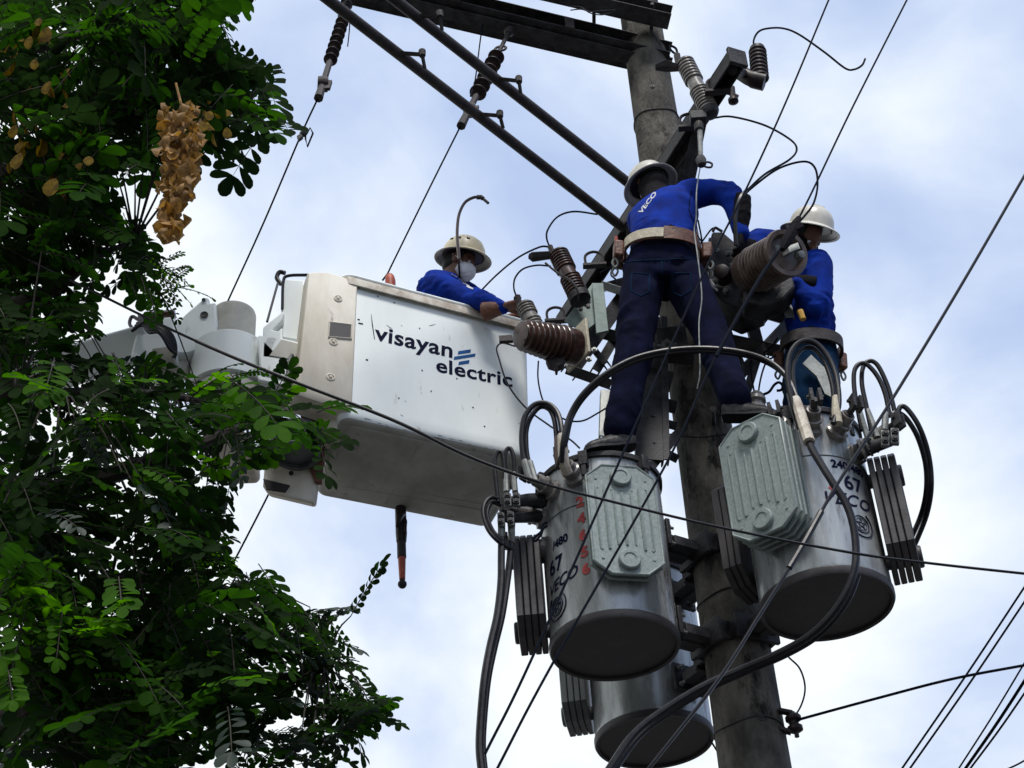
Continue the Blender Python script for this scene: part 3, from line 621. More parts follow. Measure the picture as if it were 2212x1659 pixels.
mb = MB(); mb.box(A2-d*.035+V((.02, 0, .02)), d*.03, V((.03, .01, .02)), V((0, .01, .03))); mb.lathe(A2-d*.02+V((-.045, 0, .03)), -d, [(.022, 0), (.02, .02), (.005, .022)], 12); mb.lathe(A2-d*.03+V((.05, 0, -.03)), -d, [(.024, 0), (.02, .04), (.005, .042)], 8); loose(mb, 'terminal', 'galv', t)
# switch body between workers
t = thing('line_switch', 'dark switch body with a pale label strip between the two climbing workers', 'switch', P(1580, 600, 6.95))
mb = MB(); mb.prism([P(u, v, 6.9) for u, v in ((1538, 500), (1562, 500), (1608, 540), (1640, 575), (1652, 648), (1600, 668), (1560, 650), (1530, 620), (1526, 545))], (.02, .22, 0)); mb.build('housing', 'steel', t, .012)
mb = MB(); mb.prism([P(u, v, 6.74) for u, v in ((1606, 600), (1640, 622), (1694, 604), (1712, 596), (1718, 618), (1694, 644), (1648, 660), (1608, 650))], (.0, .14, 0)); mb.build('lower_housing', 'steel', t, .012)
mb = MB(); mb.prism([P(u, v, 6.885) for u, v in ((1576, 568), (1590, 566), (1600, 604), (1588, 608))], (0, .008, 0)); mb.build('label_strip', 'galv', t)
mb = MB(); mb.tube(cr(UV([(1540, 500), (1545, 492), (1553, 496), (1560, 500)], 6.9), 4), .008, 6); mb.box(P(1650, 660, 6.92), (.12, 0, -.03), (0, .05, 0), (0, 0, .02)); loose(mb, 'lug', 'steel', t)
mb = MB()
for u, v in ((1549, 545), (1572, 552), (1566, 632), (1545, 610), (1612, 628)): mb.lathe(P(u, v, 6.88), (0, -1, 0), [(.014, 0), (.014, .02), (.007, .021), (.007, .03)], 6)
loose(mb, 'bolt', 'galv', t)
mb = MB(); mb.tube(cr(UV([(1528, 588), (1531, 604), (1540, 618), (1550, 628)], 6.85), 5), [.006]*4+[.014]*8+[.006]*4, 6); mb.build('silver_hook', 'reflect', t)
mb = MB(); mb.lathe(P(1565, 600, 6.86), (-.3, -.9, -.2), [(.05, 0), (.055, .03), (.04, .06), (.042, .08), (.02, .09)], 16); mb.lathe(P(1620, 640, 6.86), (.2, -.9, -.4), [(.06, 0), (.06, .03), (.045, .05), (.05, .08), (.02, .09)], 16); loose(mb, 'bushing', 'porc_dark', t)
# spool insulator with pigtail at T2 lid
t = thing('pin_insulator', 'grooved grey insulator beside the boot at the right transformer lid', 'insulator', P(1635, 880, 6.9))
mb = MB(); q = P(1634, 892, 6.85); mb.lathe(q, (.15, 0, 1), [(.035, 0), (.05, .01), (.05, .035), (.035, .045), (.035, .06), (.048, .07), (.046, .09), (.03, .1), (.034, .115), (.02, .13)], 20); mb.build('porcelain', 'porc_grey', t)
mb = MB(); mb.tube(cr(UV([(1640, 858), (1650, 852), (1662, 846), (1672, 832), (1682, 826), (1690, 832), (1688, 842), (1678, 844)], 6.9), 4), .007, 6); mb.build('tie_wire', 'wire', t)
# clevis right of the pole
t = thing('spool_rack', 'rusty clevis with a small spool on the right of the pole near the bottom', 'clevis', P(1700, 1565, 7.3))
mb = MB()
for v0, v1, x1 in ((1535, 1541, 1712), (1574, 1582, 1708)): mb.box((P(1682, v0, 7.3)+P(x1, v1, 7.3))/2, (P(x1, v1, 7.3)-P(1682, v0, 7.3))/2, V((0, .018, 0)), V((0, 0, .008)))
mb.tube([P(1712, 1538, 7.3), P(1722, 1592, 7.3)], .011, 8); mb.build('bracket', 'steel_rust', t)
mb = MB(); mb.lathe(P(1712, 1545, 7.3), P(1720, 1584, 7.3)-P(1712, 1545, 7.3), [(.03, 0), (.038, .01), (.038, .025), (.022, .035), (.022, .05), (.036, .06), (.036, .078), (.02, .088)], 18); mb.build('spool', 'porc_dark', t)

# ================================================================ aerial bucket
def bil(c, s, t): return c[0]*(1-s)*(1-t)+c[1]*s*(1-t)+c[3]*s*t+c[2]*(1-s)*t
# corners: front-left, front-right, back-left, back-right
bt = [P(742, 607, 6.89), P(1143, 712, 7.276), None, None]; bb = [P(733, 900, 6.85), P(1150, 992, 7.24), P(678, 1074, 7.464), P(1058, 1147, 7.86)]
bt[2] = bt[0]+(bb[2]-bb[0])*1.02; bt[3] = bt[1]+(bb[3]-bb[1])*1.02
def rrect(r, n=7):
    rs, rt = r, r*1.55; o = []
    for cx, cy, a0 in ((1-rs, rt, -90), (1-rs, 1-rt, 0), (rs, 1-rt, 90), (rs, rt, 180)):
        for i in range(n):
            a = math.radians(a0+90*i/(n-1)); o.append((cx+rs*math.cos(a), cy+rt*math.sin(a)))
    return o
def bsec(k, inset=0.0, r=.055):
    c = [bb[i]*(1-k)+bt[i]*k for i in range(4)]
    return [bil(c, .5+(s-.5)*(1-inset), .5+(t-.5)*(1-inset*1.5)) for s, t in rrect(r)]
buck = thing('aerial_bucket', 'big white work bucket with navy company lettering on its side', 'lift bucket', (bb[0]+bb[3])/2)
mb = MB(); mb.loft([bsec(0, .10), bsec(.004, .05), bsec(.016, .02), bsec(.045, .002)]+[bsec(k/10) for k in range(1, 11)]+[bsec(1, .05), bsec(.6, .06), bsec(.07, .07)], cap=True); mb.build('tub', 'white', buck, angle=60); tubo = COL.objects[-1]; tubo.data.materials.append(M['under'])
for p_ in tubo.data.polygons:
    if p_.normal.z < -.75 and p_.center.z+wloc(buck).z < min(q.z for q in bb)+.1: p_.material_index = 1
# bottom plate slightly proud with faint ribs
mb = MB(); mb.loft([bsec(-.004, .11), bsec(-.004, .12)], cap=True); mb.loft([[q+V((0, 0, -.004)) for q in bsec(0, .09)], [q for q in bsec(0, .088)]], cap=True); mb.v = mb.v[56:]; mb.f = mb.f[:0]; mb.mi = []
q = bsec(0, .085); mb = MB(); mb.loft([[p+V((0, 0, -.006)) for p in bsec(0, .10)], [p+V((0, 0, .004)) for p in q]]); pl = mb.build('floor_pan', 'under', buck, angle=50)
mb = MB()
for s0, t0, s1, t1 in ((.42, .12, .38, .9), (.1, .36, .36, .38), (.46, .36, .94, .34), (.12, .78, .9, .74), (.5, .68, .9, .66)): mb.tube([bil(bb, s0, t0)+V((0, 0, -.004)), bil(bb, s1, t1)+V((0, 0, -.004))], .006, 6)
loose(mb, 'floor_rib', 'under', pl)
# rim lip
ring = [bil(bt, .5+(s-.5)*1.035, .5+(t-.5)*1.06) for s, t in rrect(.07)]; rn = []
mb = MB(); n = len(ring); cen = (bt[0]+bt[1]+bt[2]+bt[3])/4
for k in range(n+1):
    p = ring[k % n]; o = (p-cen); o.z = 0; o.normalize()
    rn.append([p+o*a+V((0, 0, z)) for a, z in ((-.035, -.002), (-.034, .024), (-.01, .032), (.010, .026), (.014, .004), (.012, -.03), (.004, -.034), (-.002, -.01))])
mb.loft(rn, cap=False); mb.build('rim', 'rim', buck)
mb = MB(); mb.tube([p+V((0, 0, .03)) for p in ring]+[ring[0]+V((0, 0, .03))], .012, 8, cap=False); mb.build('rim_cap', 'white', buck)
# lettering on the front wall
fx = (bt[1]-bt[0]+bb[1]-bb[0]).normalized()
_me = tubo.data; _bv = BVHTree.FromPolygons([q.co+wloc(tubo) for q in _me.vertices], [tuple(p.vertices) for p in _me.polygons])
def wallp(u, v, off=.0015):
    d = (P(u, v, 6)-CAM).normalized(); h = _bv.ray_cast(CAM, d)
    return h[0]+(h[1] if h[1].y < 0 else -h[1])*off if h[0] is not None else wallq(u, v, off)
def wallq(u, v, off=.004):
    """point on the front wall plane under photo position"""
    d = _F+_R*((u-CX)/FV)+_U*((CY-v)/FV); nrm = (bt[1]-bt[0]).cross(bb[0]-bt[0]).normalized()
    if nrm.y > 0: nrm = -nrm
    t_ = (bt[0]+(bb[1]-bt[1]-bb[0]+bt[0])*0-CAM).dot(nrm)/d.dot(nrm); return CAM+d*t_+nrm*off
wn = (bt[1]-bt[0]).cross(bb[0]-bt[0]).normalized(); wn = -wn if wn.y > 0 else wn
def walltext(body, u0, v0, u1, v1, bold, m, nm='lettering', space=1.0, vs_scale=1.0):
    a, b_ = wallq(u0, v0, 0), wallq(u1, v1, 0); vs, fs = text2d(body, 1, bold, 0, space); x0 = min(p.x for p in vs); w = max(p.x for p in vs)-x0
    ex = (b_-a)/w; ey = wn.cross(ex).normalized()*ex.length*vs_scale
    if ey.z < 0: ey = -ey
    mb = MB(); mb.add([wallp(*pr(a+ex*(p.x-x0)+ey*p.y)) for p in vs], fs); mb.build(nm, m, buck, smooth=False)
walltext('visayan', 808, 733, 977, 773, .022, 'mark', space=1.04, vs_scale=1.04)
walltext('electric', 942, 802, 1107, 836, .022, 'mark', space=1.04, vs_scale=1.0)
for (u0, v0), (u1, v1), w in (((990, 759), (1017, 755), 7), ((981, 771), (1027, 764), 6.5), ((991, 782), (1014, 778), 7)):
    mb = MB(); mb.prism([wallp(u0, v0), wallp(u1, v1), wallp(u1-1, v1+w), wallp(u0-1, v0+w)], wn*.0008); mb.build('blue_stripe', 'markblue', buck)
mb = MB(); mb.tube([wallp(802, 679), wallp(804, 700), wallp(809, 733)], [.001, .003, .002], 5); mb.build('scratch', 'dark', buck)
for u, v, l in ((772, 690, 5), (774, 698, 10), (774, 622, 4), (905, 709, 2.5), (850, 654, 3), (815, 640, 2.5), (790, 777, 5), (760, 650, 4), (985, 818, 3), (1020, 880, 3), (1045, 921, 3), (910, 800, 3), (860, 860, 3), (930, 845, 2.5)):
    mb = MB(); mb.tube([wallp(u, v), wallp(u+l, v+l*.2)], .0035, 5); mb.build('chip', 'dark', buck)
rw = random.Random(5)
for i in range(26):
    u, v = rw.uniform(778, 1130), rw.uniform(690, 940); l = rw.uniform(2, 16); a_ = rw.uniform(-.3, 1.4)
    if 800 < u < 1115 and 715 < v < 850: continue
    mb = MB(); mb.tube([wallp(u, v), wallp(u+l*.5*math.cos(a_), v+l*.5*math.sin(a_)+.5), wallp(u+l*math.cos(a_), v+l*math.sin(a_))], [.0006, .0014, .0005], 5); mb.build('scratch', rw.choice(('under', 'dark', 'rim')), buck)
for i in range(14):
    u = 790+i*25+rw.uniform(-8, 8); v = 905+i*6+rw.uniform(-3, 4); mb = MB(); mb.tube([wallp(u, v), wallp(u+rw.uniform(6, 16), v+rw.uniform(1, 5))], [.002, .0008], 5, flat=.4); mb.build('scuff', rw.choice(('dark', 'rim', 'under')), buck)
# cream corner mount
c0 = lambda u, v, off=0.0: wallq(u, v, .02+off)
cm = [c0(664, 592), c0(684, 590), c0(712, 592), c0(768, 609), c0(771, 620), c0(759, 884), c0(752, 890), c0(648, 856), c0(637, 846)]
back = -wn*.16
mb = MB(); n = len(cm); ctr = sum(cm, V())/n
mb.loft([[ctr+(p-ctr)*.955+wn*.0 for p in cm], [p-wn*.014 for p in cm], [p-wn*.04 for p in cm], [p+back for p in cm]]); mt = mb.build('mount_housing', 'cream', buck, angle=50)
mb = MB(); w4 = [c0(u, v, .003) for u, v in ((709, 702), (757, 708), (756, 738), (707, 734))]; mb.prism(w4, wn*.003); mb.build('window_slot', 'dark', mt, .0)
mb = MB(); mb.tube(w4+[w4[0]], .006, 6, cap=False); mb.build('slot_frame', 'cream', mt)
mb = MB()
for u, v in ((728, 650), (718, 744), (712, 820)):
    mb.lathe(c0(u, v, .0), wn, [(.024, -.004), (.024, .004), (.017, .006), (.016, .001), (.009, .001), (.008, .010), (.002, .011)], 16)
loose(mb, 'mount_bolt', 'cream', mt)
mb = MB(); mb.prism([P(u, v, 6.93) for u, v in ((690, 874), (758, 886), (733, 912), (727, 930), (690, 920), (697, 890))], (0, .2, 0)); mb.build('mount_foot', 'cream', mt, .01)
mb = MB(); mb.prism([P(u, v, 6.96) for u, v in ((640, 862), (692, 876), (690, 914), (650, 900))], (0, .1, 0)); mb.build('mount_recess', 'dark', mt)
# tool bracket box and boot below
mb = MB(); mb.prism([P(u, v, 6.90) for u, v in ((612, 602), (660, 604), (650, 738), (606, 730), (607, 620))], (.0, .25, .0)); sb = mb.build('side_shell', 'white', buck, .012)
mb = MB(); mb.tube(cr([P(610, 668, 6.9), P(612, 610, 6.9), P(622, 596, 6.9), P(665, 594, 6.9)], 6), .009, 6); mb.build('edge_trim', 'rubber', sb)
mb = MB(); mb.prism([P(u, v, 6.86) for u, v in ((568, 706), (613, 670), (611, 690), (588, 712), (600, 715), (610, 706), (609, 730), (650, 740), (641, 780), (566, 772))], (0, .16, 0)); bk = mb.build('side_bracket', 'white', buck, .008)
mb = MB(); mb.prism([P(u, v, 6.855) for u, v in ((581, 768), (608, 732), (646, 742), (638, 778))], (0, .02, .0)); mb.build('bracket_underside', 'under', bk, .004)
mb = MB(); mb.tube(cr([P(607, 614, 7.0), P(598, 600, 7.0), P(604, 588, 7.0), P(616, 590, 7.0)], 4), [.013]*13, 8); mb.tube([P(600, 612, 6.98), P(577, 695, 6.9)], .007, 8); mb.build('black_handle', 'rubber', buck)
mb = MB(); mb.tube(cr([P(632, 766, 6.85), P(626, 776, 6.85), P(621, 810, 6.85), P(617, 866, 6.85)], 5), .010, 8); mb.tube([P(636, 772, 6.88), P(627, 868, 6.88)], .025, 8, flat=.4); mb.build('hose_channel', 'galv', buck)
mb = MB()
for k in range(9):
    c_ = P(640, 940+k*5.5, 6.98); mb.tube([c_+V((math.cos(a)*(.125-.002*k), math.sin(a)*(.13-.002*k), 0)) for a in [2*PI*i/28 for i in range(29)]], .011, 6, cap=False)
mb.lathe(P(640, 936, 6.98), (0, 0, -1), [(.118, -.01), (.116, .12), (.05, .13)], 28); mb.build('ribbed_boot', 'fin', buck)
mb = MB(); mb.prism([P(u, v, 7.12) for u, v in ((574, 960), (600, 985), (640, 1000), (682, 985), (700, 945), (706, 962), (684, 1040), (678, 1088), (576, 1064), (567, 1050))], (0, .10, .04)); mb.build('lower_mount', 'cream', buck, .02)
mb = MB(); mb.prism([P(u, v, 7.11) for u, v in ((568, 1034), (626, 1048), (616, 1062), (575, 1056))], (0, .02, 0)); mb.lathe(P(629, 1023, 7.115), (0, -1, 0), [(.012, 0), (.012, .008)], 12); mb.build('lower_slot', 'dark', buck)
mb = MB(); mb.prism([P(u, v, 7.105) for u, v in ((686, 985), (702, 955), (694, 1040), (680, 1040), (668, 1010))], (0, .03, 0)); mb.build('rust_gap', 'leather', buck)

# boom head left of the bucket
boom = thing('lift_boom', 'white rounded boom head and arm that carries the bucket, emerging from the leaves', 'lift boom', P(500, 760, 6.95))
def vpt(u, v, Y): return P(u, v, Y)
ax0 = P(505, 812, 7.05); ztop = P(500, 708, 6.85).z; zbot = P(505, 796, 6.84).z; X0 = P(498, 760, 7.05).x; r2 = .205
mb = MB(); mb.lathe((X0, 7.05, 0), (0, 0, 1), [(r2-.02, zbot-.0), (r2, zbot+.012), (r2, ztop-.012), (r2-.012, ztop)], 48); mb.build('lower_drum', 'white', boom)
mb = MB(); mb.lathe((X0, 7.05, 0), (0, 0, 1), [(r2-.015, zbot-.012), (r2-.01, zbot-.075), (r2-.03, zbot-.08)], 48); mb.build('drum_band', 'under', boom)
z2 = P(505, 640, 6.9).z; X1 = P(505, 680, 7.05).x
mb = MB(); mb.lathe((X1, 7.05, 0), (0, 0, 1), [(.135, ztop-.02), (.135, ztop+.045), (.122, ztop+.05), (.122, z2-.015), (.118, z2), (.1, z2+.004)], 40); mb.build('upper_drum', 'under', boom)
mb = MB(); mb.prism([P(u, v, 6.86) for u, v in ((556, 722), (600, 727), (640, 770), (618, 820), (560, 806))], (0, .3, 0)); mb.prism([P(u, v, 6.87) for u, v in ((556, 806), (618, 820), (612, 834), (556, 822))], (0, .28, 0)); mb.build('neck', 'white', boom, .012)
mb = MB(); mb.prism([P(u, v, 6.93) for u, v in ((378, 700), (402, 676), (444, 640), (452, 644), (452, 654), (466, 652), (470, 700), (462, 742), (406, 764), (384, 764), (346, 712))], (0, .22, 0)); ep = mb.build('elbow_plate', 'white', boom, .012)
mb = MB()
for u, v, r in ((440, 648, .011), (441, 680, .022)): mb.lathe(P(u, v, 6.925), (0, -1, 0), [(r, 0), (r*.9, .006), (r*.4, .002)], 16)
loose(mb, 'pin_hole', 'steel', ep)
mb = MB(); mb.prism([P(u, v, 6.9) for u, v in ((300, 690), (378, 682), (384, 742), (378, 776), (330, 792), (280, 770))], (0, .25, 0)); mb.build('arm_link', 'white', boom, .015)
mb = MB(); mb.prism([P(u, v, 6.88) for u, v in ((328, 752), (376, 746), (378, 778), (331, 790))], (0, .1, 0)); mb.build('link_gusset', 'under', boom, .006)
mb = MB(); mb.prism([P(u, v, 6.98) for u, v in ((382, 766), (410, 756), (406, 790), (396, 802), (378, 786))], (0, .1, 0)); mb.build('cream_link_plate', 'cream', boom, .004)  # small cream plate below the elbow plate
mb = MB(); a = P(330, 735, 7.0); mb.tube([a, P(120, 800, 7.1), P(-240, 900, 7.3)], [.14, .16, .18], 4, ref=(0, 0, 1)); mb.build('arm', 'white', boom, .01)
for k in range(6):
    mb = MB(); mb.tube(cr([P(284+k*4, 716-k*6, 6.85), P(320, 692+k*5, 6.82), P(345, 700+k*4, 6.8), P(372-k, 724+k*6, 6.82), P(380, 750+k*3, 6.86), P(377-k*2, 776, 6.9)], 5), .009, 6); mb.build('hydraulic_hose', 'rubber' if k % 3 else 'steel', boom)
mb = MB(); mb.tube(cr([P(289, 712, 6.9), P(280, 700, 6.9), P(285, 684, 6.9), P(298, 690, 6.9), P(320, 702, 6.9)], 5), .010, 6); mb.tube([P(300, 692, 6.95), P(335, 684, 6.95), P(378, 680, 6.95)], .03, 8); mb.build('hydraulic_hose', 'porc_brown', boom)
mb = MB(); mb.prism([P(u, v, 7.25) for u, v in ((476, 900), (535, 935), (551, 958), (553, 1012), (545, 1020), (505, 1022), (450, 1000))], (0, .15, .03)); mb.build('lower_link', 'cream', boom, .02)

# tools on and under the bucket
t = thing('tool_grip', 'orange red cylindrical grip standing behind the bucket rim at the end of a line', 'tool grip', P(845, 600, 7.3))
mb = MB(); mb.tube([P(845, 660, 7.32), P(843, 606, 7.3), P(842, 598, 7.3), P(842, 594, 7.3)], [.03, .03, .026, .018], 12); mb.build('grip', 'orange', t)
t = thing('hot_stick', 'dark and red ended stick tool hanging below the bucket floor', 'stick tool', P(868, 1115, 7.6))
mb = MB(); mb.tube([P(865, 1095, 7.6), P(867, 1152, 7.6), P(867, 1170, 7.6)], [.03, .031, .027], 14); mb.tube([P(863, 1126, 7.59), P(870, 1128, 7.59)], .05, 10); mb.tube([P(874, 1118, 7.55), P(877, 1126, 7.55), P(875, 1150, 7.55)], .008, 6); mb.build('housing', 'porc_dark', t)
mb = MB(); mb.tube([P(867, 1168, 7.6), P(868, 1205, 7.6)], .024, 12); mb.build('shaft', 'steel_rust', t)
mb = MB(); mb.tube([P(868, 1204, 7.6), P(869, 1252, 7.6)], [.021, .016], 12); mb.build('red_end', 'orange', t)
mb = MB(); mb.ball(P(869, 1262, 7.6), .024); mb.build('tip', 'steel', t)

# ================================================================ people
def sect(c, rt, rx, ry, tan, n=20, pw=2.4):
    rt = V(rt); tan = V(tan).normalized(); rt = (rt-tan*rt.dot(tan)).normalized(); fr = tan.cross(rt); o = []
    for j in range(n):
        a = 2*PI*j/n; ca, sa_ = math.cos(a), math.sin(a)
        o.append(c+rt*rx*math.copysign(abs(ca)**(2/pw), ca)+fr*ry*math.copysign(abs(sa_)**(2/pw), sa_))
    return o
def torso(mb, secs):
    cs = [s[0] for s in secs]; L_ = []
    for i, (c, rt, rx, ry) in enumerate(secs):
        t = cs[min(i+1, len(cs)-1)]-cs[max(i-1, 0)]; L_.append(sect(c, rt, rx, ry, t))
    mb.loft(L_)
def limb(mb, pts, rs, seg=14, sub=5):
    c = cr(pts, sub); n = len(c); k = len(pts)-1; rr = []
    for i in range(n):
        f = i/(n-1)*k; j = min(int(f), k-1); f -= j; f = f*f*(3-2*f); rr.append(rs[j]*(1-f)+rs[j+1]*f)
    mb.tube(c, rr, seg); mb.ball(c[0], rr[0]*1.0, seg=12, rings=8); mb.ball(c[-1], rr[-1]*1.0, seg=12, rings=8)
def hand(mb, w, d, pn, curl=.7, thick=0.0, side=1, s=1.0):
    """wrist w, pointing d, palm normal pn, side=+1 puts the thumb on d x pn"""
    d = V(d).normalized(); pn = V(pn); pn = (pn-d*pn.dot(d)).normalized(); x = d.cross(pn)*side
    mb.loft([sect(w+d*k*s, x, (rx+thick)*s, (ry+thick)*s, d, 14) for k, rx, ry in ((-.03, .026, .022), (0, .027, .021), (.03, .036, .018), (.06, .042, .016), (.088, .042, .014), (.096, .036, .010))])
    for i, (off, ln) in enumerate(((.030, .068), (.011, .078), (-.010, .073), (-.030, .058))):
        p = w+(d*.086+x*off)*s; q = [p]; dd = (d+x*off*1.5).normalized(); a = 0
        for k, f in enumerate((.45, .3, .25)):
            a += curl*(.55+.12*i)*(1.0 if k else .7); v = (dd*math.cos(a)+pn*math.sin(a)); q.append(q[-1]+v*ln*f*s)
        mb.tube(q, [(.0100+thick)*s, (.0095+thick)*s, (.0088+thick)*s, (.0072+thick)*s], 8); mb.ball(q[-1], (.0072+thick)*s, seg=8, rings=6); mb.ball(q[1], (.0097+thick)*s, seg=8, rings=6)
    p = w+(d*.02+x*.024+pn*.006)*s; q = [p, p+(d*.035+x*.026+pn*.012)*s, p+(d*.062+x*.030+pn*.028)*s, p+(d*.080+x*.022+pn*.042)*s]
    mb.tube(q, [(.014+thick)*s, (.0125+thick)*s, (.0110+thick)*s, (.0085+thick)*s], 8); mb.ball(q[-1], (.0085+thick)*s, seg=8, rings=6)
def headmesh(mb, c, f, u, s=1.0):
    f = V(f).normalized(); u = V(u); u = (u-f*u.dot(f)).normalized(); r = f.cross(u)
    def q(a, b_, c_): return c+(f*a+r*b_+u*c_)*s
    mb.ball(q(-.012, 0, .03), .088*s, .073*s, .085*s, fx=f, fz=u, seg=20, rings=14)
    mb.ball(q(.025, 0, -.03), .062*s, .055*s, .075*s, fx=f, fz=u); mb.ball(q(.052, 0, -.075), .024*s, .03*s, .02*s, fx=f, fz=u)
    mb.ball(q(.066, 0, .018), .018*s, .052*s, .014*s, fx=f, fz=u)          # brow
    mb.loft([sect(q(.078, 0, .008), r, .007*s, .008*s, u, 8, 2), sect(q(.092, 0, -.012), r, .010*s, .012*s, u, 8, 2), sect(q(.102, 0, -.030), r, .015*s, .015*s, u, 8, 2), sect(q(.086, 0, -.038), r, .013*s, .008*s, u, 8, 2)])
    mb.ball(q(.080, 0, -.052), .010*s, .022*s, .006*s, fx=f, fz=u); mb.ball(q(.078, 0, -.061), .009*s, .019*s, .006*s, fx=f, fz=u)
    for k in (-1, 1):
        mb.ball(q(-.008, k*.074, -.004), .019*s, .008*s, .031*s, fx=f, fz=u+r*k*.2); mb.ball(q(.045, k*.040, -.025), .022*s, .016*s, .022*s, fx=f, fz=u)
        mb.ball(q(-.010, k*.080, .008), .021*s, .005*s, .024*s, fx=f, fz=u+r*k*.2)
    return q
def helmet(c, f, u, parent, m, s=1.0, slots=False):
    u = V(u).normalized(); f = V(f); f = (f-u*f.dot(u)).normalized(); o = c
    prof = [(.140, -.018), (.153, -.022), (.155, -.018), (.148, -.010), (.118, .006), (.116, .02), (.110, .055), (.094, .090), (.066, .115), (.034, .127), (.004, .130), (.004, .124), (.034, .121), (.064, .109), (.090, .086), (.106, .052), (.111, .018), (.112, .004), (.138, -.014)]
    mb = MB(); mb.lathe(o, u, [(r*s, h*s) for r, h in prof], 44, sx=1.10, xr=f, cap=False); mb.f += []
    mb.tube([o+(f*.10+u*.05)*s, o+(f*.055+u*.118)*s, o+u*.134*s, o+(-f*.055+u*.118)*s, o+(-f*.108+u*.05)*s], [.006*s, .011*s, .012*s, .011*s, .006*s], 8)
    h = mb.build('helmet', m, parent)
    mb = MB(); mb.lathe(o, u, [(.104*s, .0), (.108*s, .004), (.109*s, .030*s), (.105*s, .034*s), (.06*s, .095*s), (.01*s, .105*s)], 32, sx=1.08, xr=f); mb.build('helmet_liner', 'helm_in', h)
    if slots:
        r_ = u.cross(f)
        mb = MB()
        for a in (-.5, .0, .5):
            dd = (r_*math.cos(a)*-1+f*math.sin(a)); mb.box(o+dd*.103*s+u*.072*s, dd*.006, u.cross(dd)*.010, u*.004)
        loose(mb, 'vent_slot', 'dark', h)
    return h
def person(label, J, o):
    """J: joints; o: options"""
    t = thing('person', label, 'person', (J['pel'].x, J['pel'].y, min(J['anL'].z, J['anR'].z)-.08)); off = wloc(t)
    rh = (J['hiR']-J['hiL']).normalized(); rs = (J['shR']-J['shL']).normalized(); rm = (rh+rs).normalized(); S_ = o.get('s', 1.0)
    def T(mb, g, lo=0, hi=6, wid=1.0):
        pel, wa, ch, nk = J['pel'], J['wai'], J['che'], J['nek']
        secs = [(pel-(wa-pel)*.55, rh, .13+g, .11+g), (pel, rh, .165+g, .125+g), (pel*.45+wa*.55, rh, .158+g, .118+g), (wa, (rh*2+rs).normalized(), .150+g, .112+g),
                (wa*.5+ch*.5, rm, .165+g, .12+g), (ch, rs, .182+g, .125+g), (ch*.45+nk*.55, rs, .168+g, .108+g), (nk-(nk-ch)*.18, rs, .10+g*.7, .075+g*.6)]
        torso(mb, [(c, r, a*wid, b_*wid) for c, r, a, b_ in secs[lo:hi+2]])
    # ---- body
    mb = MB(); T(mb, -.025, 0, 6, o.get('wid', 1.0)*.95)
    hd = J['head']; f = J['face']; u = J['hup']
    q = headmesh(mb, hd, f, u); mb.tube([J['nek']-(hd-J['nek'])*.3, J['nek'], hd+(J['nek']-hd)*.3], [.065, .058, .055], 14)
    for k in 'LR':
        limb(mb, [J['sh'+k], J['el'+k], J['wr'+k]], [.048, .038, .028]); hand(mb, J['wr'+k], J['hd'+k], J['pn'+k], J.get('cu'+k, .7), 0, J.get('sd'+k, 1))
        limb(mb, [J['hi'+k], J['kn'+k], J['an'+k]], [.075, .052, .038]); a = J['an'+k]; to = J['to'+k]; mb.tube([a+V((0, 0, -.03)), a*.5+to*.5+V((0, 0, -.02)), to], [.035, .036, .028], 10)
    me = bake(mb, .0075, None, 2); shift(me, off); link('body', me, 'skin', t, angle=180)
    # ---- hair, mask, eyes
    fz = V(f).normalized(); uz = V(u); uz = (uz-fz*uz.dot(fz)).normalized(); r = fz.cross(uz)
    mb = MB(); mb.ball(hd-fz*.02+uz*.032, .088, .079, .085, fx=fz, fz=uz, seg=24, rings=16); mb.ball(hd-fz*.055-uz*.012, .05, .066, .062, fx=fz, fz=uz, seg=20, rings=12); me = bake(mb, .008, lambda p: .003*noise.noise(p*90), 1); shift(me, off); link('hair', me, 'hair', t, angle=180)
    for k in (-1, 1):
        mb = MB(); mb.ball(hd+fz*.066+r*k*.031+uz*.004, .0125, seg=14, rings=10); e = mb.build('eye', 'reflect', t); mb = MB(); mb.ball(hd+fz*.0745+r*k*.031+uz*.004, .0062, seg=10, rings=8); mb.build('iris', 'hair', e)
    if o.get('shade_cover'):  # added black cover, stands in for the shade under the helmet
        mb = MB(); mb.ball(hd-fz*.015-uz*.025, .094, .083, .10, fx=fz, fz=uz, seg=20, rings=14); mb.tube([hd-uz*.03, J['nek']*.5+hd*.5, J['nek']-(hd-J['nek'])*.1], [.075, .078, .09], 16); me = bake(mb, .009, folds(.006, 18), 2); shift(me, off); link('helmet_shade_cover', me, 'glove', t, angle=180)
    if o.get('mask'):
        mb = MB(); mb.ball(hd+fz*.045-uz*.045, .066, .062, .058, fx=fz, fz=uz, seg=20, rings=14); mb.ball(hd+fz*.085-uz*.03, .026, .024, .024, fx=fz, fz=uz); me = bake(mb, .007, folds(.004, 30), 2); shift(me, off); mk = link('face_mask', me, 'mask', t, angle=180)
        for k in (-1, 1):
            mb = MB(); mb.tube([hd+fz*.05+r*k*.06-uz*.03, hd+fz*.0+r*k*.082-uz*.0, hd-fz*.03+r*k*.08+uz*.015], .003, 6); mb.build('ear_loop', 'mask', mk)
            mb = MB(); mb.tube(cr([hd+fz*.03+r*k*.084+uz*.06, hd+fz*.03+r*k*.082-uz*.03, hd+fz*.05+r*k*.03-uz*.115], 5), .006, 6); mb.build('chin_strap', 'rubber', t)
    helmet(hd+uz*.055, fz, J.get('helm', uz), t, o['helmet'], 1.0, o.get('slots'))
    # ---- shirt
    mb = MB(); T(mb, .012, 2, 7, o.get('wid', 1.0))
